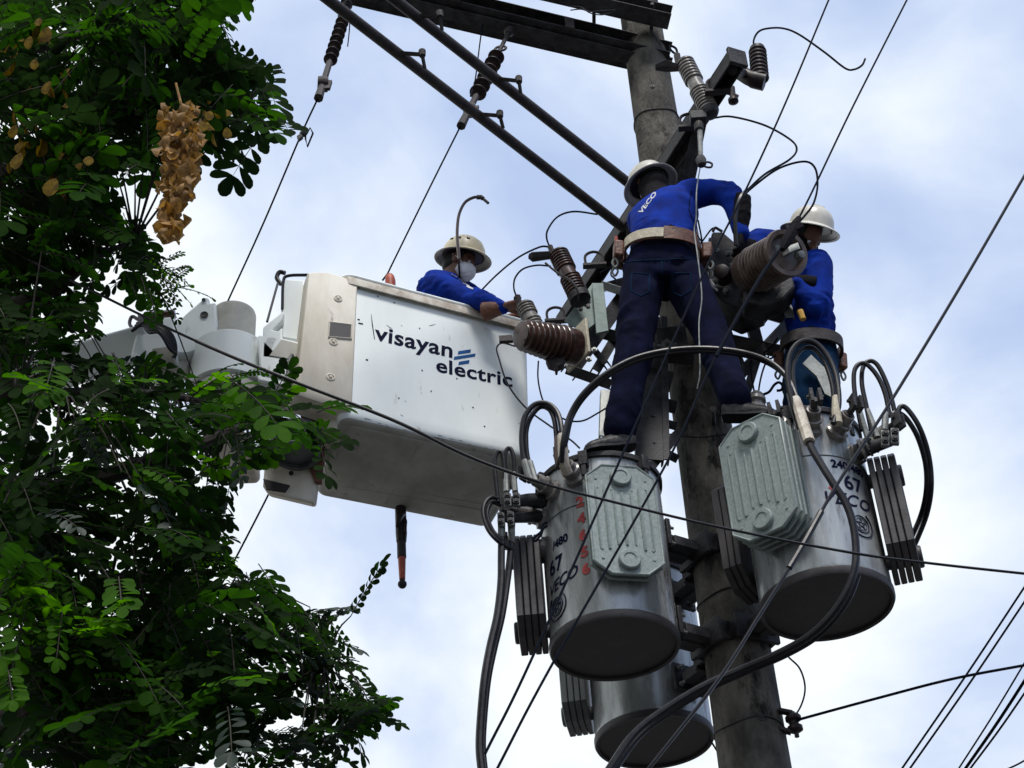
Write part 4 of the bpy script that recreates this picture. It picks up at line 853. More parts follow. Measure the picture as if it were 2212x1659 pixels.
    for k in 'LR':
        g = o.get('arm', .062); limb(mb, [J['che']*.35+J['nek']*.2+J['sh'+k]*.45, J['sh'+k], J['el'+k], J['wr'+k]+V(J['hd'+k]).normalized()*-.01], [.07, g+.012, g-.004, g*.66])
        mb.ball(J['el'+k], g)
    mb.tube([J['nek']-(hd-J['nek'])*.35, J['nek']+(hd-J['nek'])*.05], [.08, .07], 16)
    me = bake(mb, .011, folds(.013, 8, (1, 1, 2.2), o.get('seed', 0)), 3); shift(me, off); sh = link('shirt', me, ['blue', 'reflect'], t, angle=180)
    # ---- trousers
    mb = MB(); T(mb, .018, 0, 2, o.get('wid', 1.0)); g = o.get('leg', .1)
    for k in 'LR': limb(mb, [J['hi'+k]*.8+J['pel']*.2+V((0, 0, .05)), J['hi'+k]*.6+J['kn'+k]*.4, J['kn'+k], J['kn'+k]*.5+J['an'+k]*.5, J['an'+k]+V((0, 0, .035))], [g*1.05, g*.98, g*.84, g*.78, g*.74], 16)
    me = bake(mb, .012, folds(.012, 6.5, (1.2, 1.2, 1.3), o.get('seed', 0)+4), 3); shift(me, off); tr = link('trousers', me, o['pants'], t, angle=180)
    mb = MB()
    # ---- boots
    for k in 'LR':
        a = J['an'+k]; to = J['to'+k]; d = to-a; d.z *= .3; d.normalize(); sd_ = d.cross(V((0, 0, 1))).normalized(); base = a+V((0, 0, -.075)); mb = MB()
        mb.tube([a+V((0, 0, .08)), a, base+V((0, 0, .035))-d*.01], [.052, .05, .046], 14)
        mb.loft([[base+d*x+sd_*w*y+V((0, 0, z)) for y, z in ((-1, 0), (-1.05, h*.5), (-.6, h), (.6, h), (1.05, h*.5), (1, 0))] for x, w, h in ((-.075, .025, .05), (-.06, .036, .08), (.0, .04, .085), (.06, .044, .07), (.12, .047, .055), (.165, .040, .045), (.19, .022, .03))])
        me = bake(mb, .009, None, 2); shift(me, off); bo = link('boot', me, 'boot', t, angle=180)
        mb = MB(); mb.loft([[base+d*x+sd_*w*y+V((0, 0, z)) for y, z in ((-1, -.012), (-1, .006), (1, .006), (1, -.012))] for x, w in ((-.08, .028), (-.06, .040), (.03, .04), (.12, .051), (.17, .043), (.197, .024))]); mb.build('sole', 'rubber', bo, .003)
    # ---- gloves
    if o.get('glove'):
        for k in 'LR':
            mb = MB(); hand(mb, J['wr'+k], J['hd'+k], J['pn'+k], J.get('cu'+k, .7), .0035, J.get('sd'+k, 1)); d = V(J['hd'+k]).normalized(); gl = o.get('gaunt', .12); mb.tube([J['wr'+k]-d*gl, J['wr'+k]-d*gl*.5, J['wr'+k]+d*.005], [.060 if gl > .2 else .054, .056 if gl > .2 else .047, .034], 14)
            me = bake(mb, .006, folds(.003, 22, (1, 1, 1), 2), 1); shift(me, off); link('glove', me, o['glove'], t, angle=180)
    # ---- belt
    if o.get('belt'):
        wa = J['pel']*.35+J['wai']*.65; ax_ = (J['wai']-J['pel']).normalized(); ring = sect(wa, rh, (.158+.034)*o.get('wid', 1), (.112+.036)*o.get('wid', 1), ax_, 40, 2.3); cc = sum(ring, V())/len(ring)
        def band(lo, hi, out, a0, a1, nm, m_):
            secs = []
            for j in range(a0, a1+1):
                p = ring[j % 40]; w = (p-cc).normalized(); secs.append([p+ax_*hi+w*(out-.008), p+ax_*hi+w*out, p+ax_*lo+w*out, p+ax_*lo+w*(out-.008)])
            q_ = MB(); q_.loft(secs, cap=(a1-a0 < 40)); return q_.build(nm, m_, t, .002)
        band(-.035, .025, .012, 0, 40, 'belt', 'leather')
        for a0, a1, lo, hi, m_ in o['belt']: band(lo, hi, .022, a0, a1, 'belt_pad', m_)
        rr = random.Random(o.get('seed', 0))
        for j in o.get('pouch', ()):
            p = ring[j % 40]; w = (p-cc).normalized(); s2 = ax_.cross(w); mb = MB(); mb.box(p+w*.045-ax_*.03, w*.026, s2*.034, ax_*.05); pb = mb.build('tool_pouch', 'leather', t, .01)
            mb = MB(); mb.tube(cr([p+w*.06-ax_*.08, p+w*.075-ax_*.11, p+w*.06-ax_*.14, p+w*.045-ax_*.11, p+w*.06-ax_*.08], 4), .006, 6); mb.build('carabiner', 'galv', pb)
            mb = MB(); mb.tube([p+w*.055+ax_*.0, p+w*.06+ax_*.06], [.012, .009], 8); mb.build('tool_handle', 'orange' if rr.random() < .5 else 'rubber', pb)
    return t, sh, tr
def Jset(**k):
    J = {}
    for a, b_ in k.items():
        J[a] = P(*b_) if (isinstance(b_, tuple) and len(b_) == 3 and abs(b_[0]) > 20) else (V(b_) if isinstance(b_, tuple) else b_)
    return J
def conform(t, obj, pts, fs, u0, v0, ex, ey, nm, m, off=.006):
    """stitch lettering onto cloth: each point is dropped on the garment surface"""
    me = obj.data; o = wloc(obj); bv = BVHTree.FromPolygons([v.co+o for v in me.vertices], [tuple(p.vertices) for p in me.polygons]); out = []
    for p in pts:
        d = (P(u0+ex[0]*p.x+ey[0]*p.y, v0+ex[1]*p.x+ey[1]*p.y, 6)-CAM).normalized(); h = bv.ray_cast(CAM, d)
        if h[0] is None: return
        out.append(h[0]-d*off)
    mb = MB(); mb.add(out, fs); mb.build(nm, m, obj, smooth=False)

JA = Jset(pel=(1431, 585, 6.74), wai=(1432, 520, 6.72), che=(1434, 472, 6.76), nek=(1428, 436, 6.85), head=(1408, 404, 6.93), face=(-.35, .80, -.45), hup=(-.1, .35, .9), helm=(-.20, .05, .97),
    shL=(1386, 480, 6.93), elL=(1400, 500, 7.12), wrL=(1440, 500, 7.2), hdL=(.7, .3, .2), pnL=(0, 0, -1),
    shR=(1490, 422, 6.77), elR=(1572, 422, 6.70), wrR=(1600, 505, 6.70), hdR=(-.12, .10, -1), pnR=(-1, .2, 0), cuR=.5,
    hiL=(1388, 600, 6.74), knL=(1369, 760, 6.72), anL=(1338, 940, 6.74), toL=(1300, 962, 6.72), hiR=(1478, 600, 6.74), knR=(1546, 742, 6.70), anR=(1590, 874, 6.58), toR=(1650, 896, 6.56))
pA, shA, trA = person('climbing worker with his back turned, dark trousers, standing astride the pole', JA,
    dict(helmet='helm', pants='navy', glove='glove', leg=.112, arm=.072, seed=1, wid=1.0, shade_cover=1, gaunt=.24, belt=((4, 13, -.03, .03, 'web'), (13, 19, -.04, .04, 'leather'), (0, 4, -.04, .04, 'leather'), (22, 30, -.03, .03, 'web'), (30, 36, -.04, .04, 'leather')), pouch=(19, 39, 1, 21)))
def seam(t, obj, pts, nm, m, r=.003):
    me = obj.data; o = wloc(obj); bv = BVHTree.FromPolygons([v.co+o for v in me.vertices], [tuple(p.vertices) for p in me.polygons]); out = []
    for i in range(len(pts)-1):
        for k in range(8):
            u = pts[i][0]+(pts[i+1][0]-pts[i][0])*k/8; v = pts[i][1]+(pts[i+1][1]-pts[i][1])*k/8; d = (P(u, v, 6)-CAM).normalized(); h = bv.ray_cast(CAM, d)
            if h[0] is not None: out.append(h[0]-d*.001)
    if len(out) > 3: mb = MB(); mb.tube(out, r, 5); mb.build(nm, m, obj)
for pl_ in (((1365, 590), (1363, 628), (1384, 640), (1402, 630), (1403, 592), (1365, 590)), ((1452, 590), (1452, 630), (1472, 640), (1492, 628), (1492, 590), (1452, 590)), ((1429, 560), (1431, 600), (1432, 655)), ((1352, 566), (1400, 562), (1450, 560), (1508, 558))): seam(pA, trA, pl_, 'stitched_seam', 'denim', .0035)
for u, v in ((1388, 557), (1414, 556), (1440, 555), (1474, 555)): seam(pA, trA, ((u, 550), (u, 566)), 'belt_loop', 'navy', .007)
seam(pA, shA, ((1494, 412), (1490, 430), (1488, 452), (1494, 470)), 'sleeve_seam', 'navy', .003)
vs, fs = text2d('VECO', 1, .03, 0, 1.0)
conform(pA, shA, vs, fs, 1385, 462, (13, -17), (-9, -7), 'back_lettering', 'reflect')
JB = Jset(pel=(1755, 785, 6.98), wai=(1752, 730, 6.97), che=(1740, 620, 6.95), nek=(1733, 548, 6.92), head=(1742, 515, 6.86), face=(.40, -.30, -.87), hup=(.35, -.7, .5), helm=(.30, -.44, .85),
    shL=(1768, 575, 6.84), elL=(1760, 660, 6.84), wrL=(1712, 606, 6.80), hdL=(-.9, -.1, .3), pnL=(0, 0, 1),
    shR=(1688, 535, 6.95), elR=(1640, 522, 6.90), wrR=(1612, 556, 6.82), hdR=(-.3, -.3, -.9), pnR=(-.9, 0, .2),
    hiL=(1774, 795, 6.98), knL=(1776, 865, 6.92), anL=(1780, 935, 6.98), toL=(1790, 960, 6.9), hiR=(1734, 795, 6.98), knR=(1728, 865, 6.92), anR=(1722, 935, 6.98), toR=(1715, 960, 6.9))
pB, shB, trB = person('second climbing worker at the right with lowered helmet, blue shirt and blue denim trousers', JB,
    dict(helmet='helm', pants='denim', glove='glove', leg=.10, arm=.070, seed=5, wid=.74, shade_cover=1, belt=((0, 26, -.04, .03, 'steel_rust'), (30, 38, -.05, .04, 'leather')), pouch=(36, 32, 24, 28)))
mb = MB(); mb.prism([P(u, v, 6.80) for u, v in ((1734, 785), (1752, 766), (1788, 800), (1797, 858), (1782, 850), (1764, 812))], (0, .012, 0)); mb.build('canvas_patch', 'galv', pB)
mb = MB(); mb.tube([P(1728, 672, 6.78), P(1735, 690, 6.78)], [.018, .016], 8); mb.build('yellow_handle', 'yellow', pB)
JC = Jset(pel=(945, 760, 7.36), wai=(946, 710, 7.36), che=(955, 640, 7.36), nek=(972, 600, 7.34), head=(994, 572, 7.32), face=(.88, -.18, -.38), hup=(.3, -.1, .95), helm=(.20, -.22, .95),
    shL=(985, 618, 7.5), elL=(1040, 660, 7.55), wrL=(1085, 690, 7.5), hdL=(1, 0, 0), pnL=(0, 0, -1),
    shR=(944, 612, 7.24), elR=(1022, 645, 7.13), wrR=(1088, 664, 7.02), hdR=(.9, -.35, -.12), pnR=(-.1, .3, -1), cuR=.75,
    hiL=(960, 780, 7.45), knL=(1010, 830, 7.5), anL=(960, 900, 7.5), toL=(1000, 915, 7.4), hiR=(935, 780, 7.27), knR=(985, 830, 7.25), anR=(930, 890, 7.27), toR=(975, 905, 7.2))
pC, shC, trC = person('worker inside the bucket in yellowed helmet and white face mask reaching out over the rim', JC,
    dict(helmet='helm_y', pants='navy', glove='glove_b', leg=.09, arm=.064, seed=9, wid=.95, mask=1, slots=1))
# white chest stripes on the bucket worker's shirt
for i in range(8):
    x, y = 958+8.2*i, 574+6.6*i
    conform(pC, shC, [V((x-7, y-5, 0)), V((x+7, y+2, 0)), V((x+6, y+5.5, 0)), V((x-8, y-1.5, 0))], [(0, 1, 2, 3)], 0, 0, (1, 0), (0, 1), 'white_stripe', 'reflect', .008)
t = thing('hooked_rod', 'thin curved rod with a bent tip rising in front of the yellowed helmet', 'hooked rod', P(990, 560, 7.1))
mb = MB(); c = cr(UV([(992, 560), (988, 520), (988, 490), (992, 462), (1004, 438), (1022, 427), (1036, 426)], 7.1), 6); mb.tube(c, .009, 8); mb.build('rod', 'porc_brown', t)
mb = MB(); mb.tube(UV([(1030, 426), (1040, 426), (1043, 429)], 7.1), .014, 8); mb.tube(UV([(1041, 427), (1055, 439)], 7.1), .009, 8); mb.build('tip', 'steel', t)

# ================================================================ wires and cables
def wire(label, pts, r=.006, m='wire', group=None, Y=None, nm='overhead_wire', cat='wire', sub=8, seg=6, extra=None):
    return cable(nm, label, cat, UV(pts, Y), r, m, group, sub, seg, extra)
OW = 'overhead wires against the sky'; JW = 'thin jumper wires'; PC = 'thick black power cables'
def splice(k0, k1, r):
    def fn(mb, c): 
        n = len(c); mb.tube(c[int(n*k0):int(n*k1)+1], r, 8)
    return fn
wire('thick black cable sagging from the leaves under the bucket lettering to the right edge', [(60, 560, 5.1), (215, 636, 5.1), (370, 712, 5.1), (505, 772, 5.1), (640, 826, 5.1), (850, 908, 5.15), (1010, 985, 5.2), (1160, 1040, 5.25), (1300, 1078, 5.3), (1560, 1140, 5.35), (1840, 1194, 5.4), (2020, 1218, 5.45), (2240, 1242, 5.5)], .0052, 'rubber', None, nm='power_cable', cat='cable', extra=splice(.2, .58, .0072))
wire('long conductor from the top edge past the climber\'s glove to the bottom', [(1795, -12, 6.55), (1700, 215, 6.5), (1612, 408, 6.42), (1520, 590, 6.3), (1372, 920, 6.0), (1150, 1420, 5.75), (1048, 1628, 5.7)], .0055, 'wire', OW)
wire('long conductor from the top edge over the ribbed open insulator to the bottom', [(1965, -12, 6.5), (1840, 235, 6.45), (1722, 478, 6.35), (1639, 605, 6.25), (1534, 795, 6.1), (1440, 1000, 5.95), (1190, 1440, 5.75), (1070, 1668, 5.7)], .0055, 'wire', OW, extra=splice(.36, .55, .0095))
wire('black spliced service wire from the right edge across the right transformer towards the bottom', [(2230, 350, 6.0), (2080, 610, 6.0), (1930, 858, 5.98), (1808, 1047, 5.95), (1726, 1192, 5.9), (1640, 1330, 5.85), (1549, 1472, 5.8), (1395, 1668, 5.75)], .0075, 'rubber', OW, extra=splice(.48, .6, .013))
wire('single taut wire from the clevis below the right transformer out to the right edge', [(1722, 1556, 7.28), (1745, 1549, 7.26), (1900, 1507, 7.2), (2060, 1466, 7.1), (2230, 1434, 7.0)], .0065, 'wire', OW)
for (u0, v0, u1, v1, r, lab) in ((2225, 1250, 1943, 1668, .006, 'left wire of the close pair crossing the lower right corner'), (2225, 1282, 1960, 1668, .006, 'right wire of the close pair crossing the lower right corner'),
    (2225, 1412, 2066, 1668, .005, 'thin leftmost wire of the lower right corner bundle'), (2225, 1452, 2080, 1668, .009, 'thick middle wire of the lower right corner bundle'), (2225, 1480, 2090, 1668, .006, 'rightmost wire of the lower right corner bundle'),
    (2225, 1636, 2160, 1668, .005, 'short wire stub at the extreme bottom right corner')):
    wire(lab, [(u0, v0, 8.4), ((u0+u1)/2+2, (v0+v1)/2+1, 8.7), (u1, v1, 9.0)], r, 'wire', OW)
wire('taut line from the narrow disc insulator down behind the boom head', [(688, 210, 6.6), (650, 292, 6.75), (570, 480, 7.1), (497, 640, 7.5), (470, 700, 7.6)], .0055, 'wire', OW)
wire('short length of line visible between bucket mount and leaves', [(590, 1045, 8.0), (575, 1078, 8.0), (520, 1185, 8.1), (480, 1260, 8.2)], .0055, 'wire', OW)
wire('taut line from the wide disc insulator down to the orange grip on the bucket', [(996, 270, 6.8), (925, 412, 7.0), (845, 575, 7.28), (838, 590, 7.3), (826, 606, 7.33)], .0055, 'wire', OW)
wire('slack jumper hanging beside the wide disc insulators from the channel arm', [(1047, 44, 7.2), (1040, 70, 7.15), (1032, 130, 7.05), (1026, 175, 6.95), (1016, 208, 6.85)], .0045, 'wire', JW, nm='jumper_wire')
wire('short tail beside the thin rod insulator', [(756, 20, 7.15), (755, 60, 7.1), (751, 100, 7.0)], .004, 'wire', JW, nm='jumper_wire')
t = thing('line_clamp', 'black clamp on the right long conductor in front of the lowered helmet', 'clamp', P(1712, 500, 6.33))
mb = MB(); mb.tube([P(1726, 470, 6.35), P(1718, 487, 6.34), P(1700, 520, 6.32), P(1690, 540, 6.31)], [.014, .028, .03, .014], 8); mb.box(P(1722, 490, 6.33), (.022, 0, .012), (0, .018, 0), (-.012, 0, .024)); mb.build('body', 'glove', t, .003)
# clamp on left line
t = thing('line_clamp', 'small line clamp with a wire stirrup on the left taut line', 'clamp', P(652, 290, 6.75))
mb = MB(); mb.ball(P(655, 289, 6.75), .022, .02, .02); mb.box(P(648, 297, 6.75), (.006, 0, -.014), (0, .012, 0), (.012, 0, .012)); mb.build('body', 'steel', t, .002)
mb = MB(); mb.tube(UV([(662, 290), (670, 276), (676, 288), (664, 317), (660, 300), (660, 292)], 6.75), .0055, 6); mb.build('stirrup', 'wire', t)
wire('curled jumper wire rising from the black arrester with a loose hooked end', [(1630, 106, 6.6), (1628, 88, 6.6), (1637, 70, 6.6), (1655, 62, 6.6), (1690, 61, 6.6), (1725, 74, 6.6), (1780, 112, 6.6), (1825, 147, 6.6), (1845, 150, 6.6), (1862, 141, 6.6), (1869, 127, 6.6)], .006, 'wire', JW, nm='jumper_wire')
wire('looping wire from the high cutout round to the climber\'s glove', [(1540, 255, 6.95), (1580, 252, 6.9), (1650, 270, 6.8), (1705, 300, 6.7), (1721, 322, 6.66), (1705, 345, 6.6), (1650, 378, 6.55), (1600, 425, 6.5)], .006, 'wire', JW, nm='jumper_wire')
wire('outer looping wire from the glove over to the second climber\'s helmet', [(1600, 430, 6.5), (1625, 405, 6.5), (1680, 365, 6.5), (1735, 349, 6.5), (1760, 362, 6.5), (1766, 400, 6.5), (1757, 440, 6.5), (1735, 470, 6.45), (1716, 490, 6.42)], .006, 'wire', JW, nm='jumper_wire')
wire('black taped lead hanging at the climber\'s elbow', [(1612, 412, 6.5), (1598, 430, 6.48), (1588, 470, 6.5), (1590, 530, 6.55)], .012, 'rubber', None, nm='insulated_lead', cat='cable')
wire('arched jumper wire from the slanting rod to the middle ribbed cutout', [(1290, 463, 7.3), (1240, 457, 7.2), (1205, 468, 7.1), (1184, 495, 7.05), (1181, 515, 7.0), (1190, 540, 7.0)], .0055, 'wire', JW, nm='jumper_wire')
wire('long arched jumper dropping behind the bucket rim from the middle cutout', [(1186, 533, 7.0), (1165, 534, 7.02), (1120, 556, 7.1), (1075, 592, 7.2), (1035, 632, 7.35)], .0055, 'wire', JW, nm='jumper_wire')
wire('small arched jumper joining the two cutouts beside the bucket', [(1190, 575, 6.95), (1160, 573, 6.95), (1130, 581, 6.95), (1113, 600, 6.95), (1110, 622, 6.95), (1117, 645, 6.95)], .005, 'wire', JW, nm='jumper_wire')
wire('dark lead sloping down the face of the middle ribbed cutout', [(1178, 568, 6.93), (1205, 590, 6.92), (1235, 608, 6.9), (1248, 630, 6.9), (1250, 650, 6.92)], .006, 'rubber', JW, nm='jumper_wire')
wire('thin lead looping from the left brown insulator down over the bucket corner', [(1113, 748, 6.7), (1085, 741, 6.7), (1073, 752, 6.7), (1078, 775, 6.7), (1097, 830, 6.7), (1135, 880, 6.7), (1185, 918, 6.68), (1232, 950, 6.65), (1252, 968, 6.62)], .0045, 'rubber', JW, nm='jumper_wire')
wire('thin lead hanging straight from the left brown insulator', [(1163, 780, 6.8), (1162, 815, 6.8), (1168, 850, 6.8), (1180, 885, 6.75)], .0045, 'wire', JW, nm='jumper_wire')
wire('slack earth wire between the left transformer and the frame', [(1212, 903, 6.7), (1235, 910, 6.72), (1262, 908, 6.75), (1292, 892, 6.8), (1312, 880, 6.85)], .0045, 'wire', JW, nm='jumper_wire')
wire('pale tagline hanging from the high cutout over the climber\'s back to his boot', [(1514, 352, 6.8), (1505, 410, 6.5), (1504, 470, 6.5), (1500, 500, 6.52), (1508, 560, 6.5), (1516, 640, 6.5), (1510, 700, 6.5), (1512, 800, 6.48), (1506, 840, 6.5)], .0038, 'galv', None, nm='tagline', cat='rope')
wire('thin blue grey lead between the climber\'s belt and the switch body', [(1502, 500, 6.8), (1514, 520, 6.85), (1532, 545, 6.88)], .004, 'wire', JW, nm='jumper_wire')
wire('thin tie wire running round the pole behind the climber\'s boots', [(1432, 935, 7.05), (1470, 942, 7.1), (1520, 944, 7.12), (1570, 938, 7.05)], .004, 'rubber', JW, nm='jumper_wire')
wire('thin arc of wire sticking out on the right of the pole below the right transformer', [(1704, 1420, 7.35), (1728, 1445, 7.3), (1739, 1485, 7.3), (1730, 1525, 7.32), (1704, 1565, 7.36)], .0045, 'wire', JW, nm='jumper_wire')
wire('short stay wire leaving the pole at the bottom edge', [(1535, 1600, 7.6), (1560, 1640, 7.5), (1575, 1670, 7.4)], .005, 'wire', JW, nm='jumper_wire')
for k, (lab) in enumerate(('upper dead twig of wire curling below the topmost crossarm', 'lower dead twig of wire curling below the topmost crossarm')):
    wire(lab, [(1330, 22+k*4, 6.9), (1300, 24+k*8, 6.9), (1275, 25+k*3, 6.9), (1255, 20-k*4, 6.9), (1232, 16-k*8+6, 6.9)], .004, 'rubber', JW, nm='wire_tail')
for k, (pts, lab) in enumerate(((((1590, 800, 7.0), (1600, 830, 6.95), (1618, 850, 6.9), (1632, 872, 6.88)), 'left thin lead dropping to the grooved insulator by the boot'),
    (((1625, 760, 7.1), (1622, 800, 7.0), (1628, 840, 6.92), (1634, 868, 6.88)), 'middle thin lead dropping to the grooved insulator by the boot'),
    (((1660, 770, 7.1), (1648, 800, 7.0), (1640, 835, 6.92), (1638, 868, 6.88)), 'right thin lead dropping to the grooved insulator by the boot'),
    (((1296, 590, 7.3), (1320, 578, 7.3), (1345, 582, 7.3)), 'thin wire between the diagonal arm and the climber\'s hip'),
    (((1322, 580, 7.3), (1320, 594, 7.28), (1330, 604, 7.28), (1334, 618, 7.28), (1330, 626, 7.28)), 'curled wire end hanging by the climber\'s hip'),
    (((1508, 476, 6.9), (1516, 520, 6.9), (1520, 580, 6.9), (1518, 620, 6.9)), 'thin drop lead between the climber\'s belt and the switch'),
    (((1498, 545, 6.85), (1518, 520, 6.87), (1536, 496, 6.9), (1546, 492, 6.92)), 'thin lead arching up to the top of the switch body'),
    (((1680, 730, 7.0), (1668, 748, 7.0), (1650, 764, 7.0), (1662, 775, 7.0), (1676, 768, 7.0)), 'small looped wire hanging from the lattice by the denim trousers'))):
    wire(lab, pts, .005, 'wire', JW, nm='jumper_wire')
# --- thick cables
def two(lab, pts, r=.016, off=(6, 8), extra=None):
    a = wire('outer '+lab, pts, r, 'rubber', PC, nm='power_cable', cat='cable')
    wire('inner '+lab, [(p[0]+off[0], p[1]+off[1], p[2]+.03) for p in pts], r, 'rubber', PC, nm='power_cable', cat='cable')
arc = [(1213, 1000, 6.50), (1217, 950, 6.45), (1232, 895, 6.45), (1262, 848, 6.42), (1310, 806, 6.40), (1370, 774, 6.40), (1440, 757, 6.40), (1520, 752, 6.40), (1600, 760, 6.40), (1660, 780, 6.40), (1700, 815, 6.38), (1722, 862, 6.34), (1738, 912, 6.30)]
wire('upper cable of the big arch across the climber\'s legs', arc, .0125, 'rubber', PC, nm='power_cable', cat='cable', sub=10, seg=10)
wire('lower cable of the big arch across the climber\'s legs', [(1206, 1005, 6.52), (1222, 955, 6.48)]+[(u+3, v+7, y+.04) for u, v, y in arc[2:-2]]+[(1718, 880, 6.36), (1734, 915, 6.32)], .0115, 'rubber', PC, nm='power_cable', cat='cable', sub=10, seg=10)
def lp(lab, pts, r=.015): return wire(lab, pts, r, 'rubber', PC, nm='power_cable', cat='cable', sub=8, seg=10)
lp('tall outer looped cable at the upper left of the left transformer', [(1142, 1020, 6.6), (1130, 985, 6.6), (1127, 940, 6.6), (1134, 900, 6.6), (1155, 874, 6.6), (1182, 872, 6.6), (1204, 892, 6.58), (1213, 930, 6.56), (1212, 985, 6.56)], .0135)
lp('tall inner looped cable at the upper left of the left transformer', [(1148, 1015, 6.64), (1139, 985, 6.64), (1136, 940, 6.64), (1144, 906, 6.64), (1165, 880, 6.64), (1186, 884, 6.62), (1198, 910, 6.6), (1203, 960, 6.6), (1204, 1000, 6.58)], .0125)
lp('small left loop above the terminal blocks of the left transformer', [(1076, 1085, 6.7), (1071, 1040, 6.7), (1068, 1000, 6.7), (1075, 977, 6.7), (1085, 980, 6.7), (1089, 1010, 6.7), (1092, 1045, 6.7)], .011)
lp('small right loop above the terminal blocks of the left transformer', [(1094, 1050, 6.75), (1091, 1000, 6.75), (1093, 976, 6.75), (1101, 968, 6.75), (1109, 985, 6.75), (1111, 1020, 6.75), (1106, 1055, 6.75)], .011)
lp('pale edged loop bulging left of the terminal blocks and dropping back inwards', [(1078, 1078, 6.7), (1060, 1075, 6.68), (1046, 1090, 6.66), (1044, 1115, 6.65), (1055, 1145, 6.65), (1075, 1168, 6.66), (1098, 1184, 6.7)], .0105)
lp('second loop bulging left just inside the pale edged one', [(1082, 1092, 6.72), (1064, 1086, 6.7), (1054, 1098, 6.68), (1053, 1118, 6.67), (1064, 1146, 6.67), (1084, 1168, 6.68), (1108, 1190, 6.72)], .0105)
lp('thick cable dropping from the left terminals down to the bottom edge, left strand', [(1084, 1130, 6.7), (1083, 1200, 6.68), (1082, 1260, 6.65), (1074, 1330, 6.6), (1058, 1400, 6.55), (1046, 1470, 6.5), (1038, 1560, 6.48), (1036, 1620, 6.46), (1042, 1680, 6.44)], .0175)
lp('thick cable dropping from the left terminals down to the bottom edge, right strand', [(1106, 1130, 6.74), (1102, 1200, 6.72), (1095, 1260, 6.7), (1084, 1330, 6.65), (1067, 1400, 6.6), (1053, 1470, 6.54), (1044, 1560, 6.5), (1042, 1620, 6.48), (1048, 1680, 6.46)], .0165)
lp('outer leg of the tall loop standing in front of the denim trousers', [(1728, 925, 6.32), (1715, 880, 6.33), (1702, 820, 6.34), (1705, 770, 6.35), (1725, 741, 6.36), (1755, 738, 6.37), (1785, 765, 6.38), (1805, 810, 6.38), (1812, 870, 6.37), (1800, 915, 6.36)], .0135)
lp('inner leg of the tall loop standing in front of the denim trousers', [(1736, 920, 6.36), (1722, 870, 6.36), (1713, 820, 6.37), (1716, 780, 6.38), (1732, 755, 6.39), (1756, 752, 6.4), (1780, 780, 6.4), (1797, 830, 6.4), (1801, 880, 6.4), (1796, 905, 6.39)], .011)
lp('leftmost of the standing cable loops at the right transformer\'s right terminals', [(1862, 930, 6.42), (1854, 890, 6.42), (1846, 845, 6.42), (1845, 805, 6.42), (1855, 787, 6.42), (1872, 787, 6.42), (1895, 812, 6.42), (1912, 850, 6.42), (1922, 900, 6.42)], .0115)
lp('taller standing cable loop at the right transformer\'s right terminals', [(1882, 930, 6.46), (1872, 880, 6.46), (1862, 830, 6.46), (1864, 795, 6.46), (1877, 780, 6.46), (1895, 788, 6.46), (1914, 825, 6.46), (1926, 862, 6.46), (1936, 905, 6.46)], .0115)
lp('outermost thick cable curving right and down behind the right cooling panels', [(1938, 905, 6.45), (1944, 880, 6.45), (1958, 882, 6.45), (1982, 915, 6.46), (2000, 960, 6.5), (2010, 1010, 6.55), (2011, 1060, 6.6), (2002, 1110, 6.7), (1984, 1158, 6.85), (1965, 1200, 7.0)], .0125)
lp('inner thick cable curving right and down behind the right cooling panels', [(1932, 905, 6.48), (1938, 892, 6.48), (1956, 902, 6.48), (1978, 935, 6.5), (1993, 975, 6.54), (2001, 1015, 6.58), (2001, 1060, 6.63), (1992, 1105, 6.72), (1974, 1150, 6.88), (1955, 1190, 7.02)], .0125)
big = [(1740, 925, 6.28), (1752, 965, 6.24), (1772, 1000, 6.22), (1800, 1045, 6.2), (1826, 1085, 6.2), (1842, 1130, 6.2), (1849, 1185, 6.2), (1845, 1235, 6.2), (1825, 1285, 6.22), (1790, 1335, 6.26), (1745, 1376, 6.32), (1680, 1412, 6.4), (1600, 1446, 6.48), (1520, 1482, 6.5), (1440, 1530, 6.5), (1370, 1585, 6.48), (1310, 1670, 6.45)]
lp('heavy front cable crossing the right transformer and sweeping down to the bottom edge', big, .017)
lp('rear strand of the heavy cable sweeping under the right transformer to the bottom edge', [(u+9, v+7, y+.05) for u, v, y in big[7:]], .013)
# sleeves, lugs and terminal blocks where cables end
def lug(lab, pts, r=.019, block=None, m='galv'):
    t = thing('cable_lug', lab, 'cable lug', P(*pts[0]), 'metal lugs on cable ends')
    mb = MB(); mb.tube(UV(pts), [r*.85, r]+[r]*(len(pts)-2), 10); mb.build('sleeve', m, t)
    if block:
        (u0, v0), (u1, v1), Y = block; mb = MB(); mb.prism([P(u, v, Y) for u, v in ((u0, v0), (u1, v0+1), (u1+1, v1), (u0+1, v1-1))], (0, .022, 0)); pb = mb.build('terminal_pad', 'galv', t, .003)
        mb = MB()
        for k in (.28, .72): mb.lathe(P((u0+u1)/2, v0+(v1-v0)*k, Y-.001), (0, -1, 0), [(.017, 0), (.017, .012), (.009, .013), (.009, .02)], 6)
        loose(mb, 'bolt', 'steel', pb)
lug('lug under the left leg of the tall loops on the left transformer', [(1133, 995, 6.6), (1140, 1020, 6.6), (1146, 1040, 6.6)])
lug('lug under the second leg of the tall loops on the left transformer', [(1144, 998, 6.63), (1150, 1022, 6.62), (1156, 1044, 6.6)])
lug('brown taped lug where the big arch meets the left transformer', [(1214, 940, 6.5), (1216, 970, 6.5), (1218, 1002, 6.52), (1226, 1022, 6.56)], .026, None, 'rim')
lug('brown taped lug beside it with rust stains', [(1204, 945, 6.56), (1205, 985, 6.56), (1208, 1010, 6.56)], .019, None, 'porc_brown')
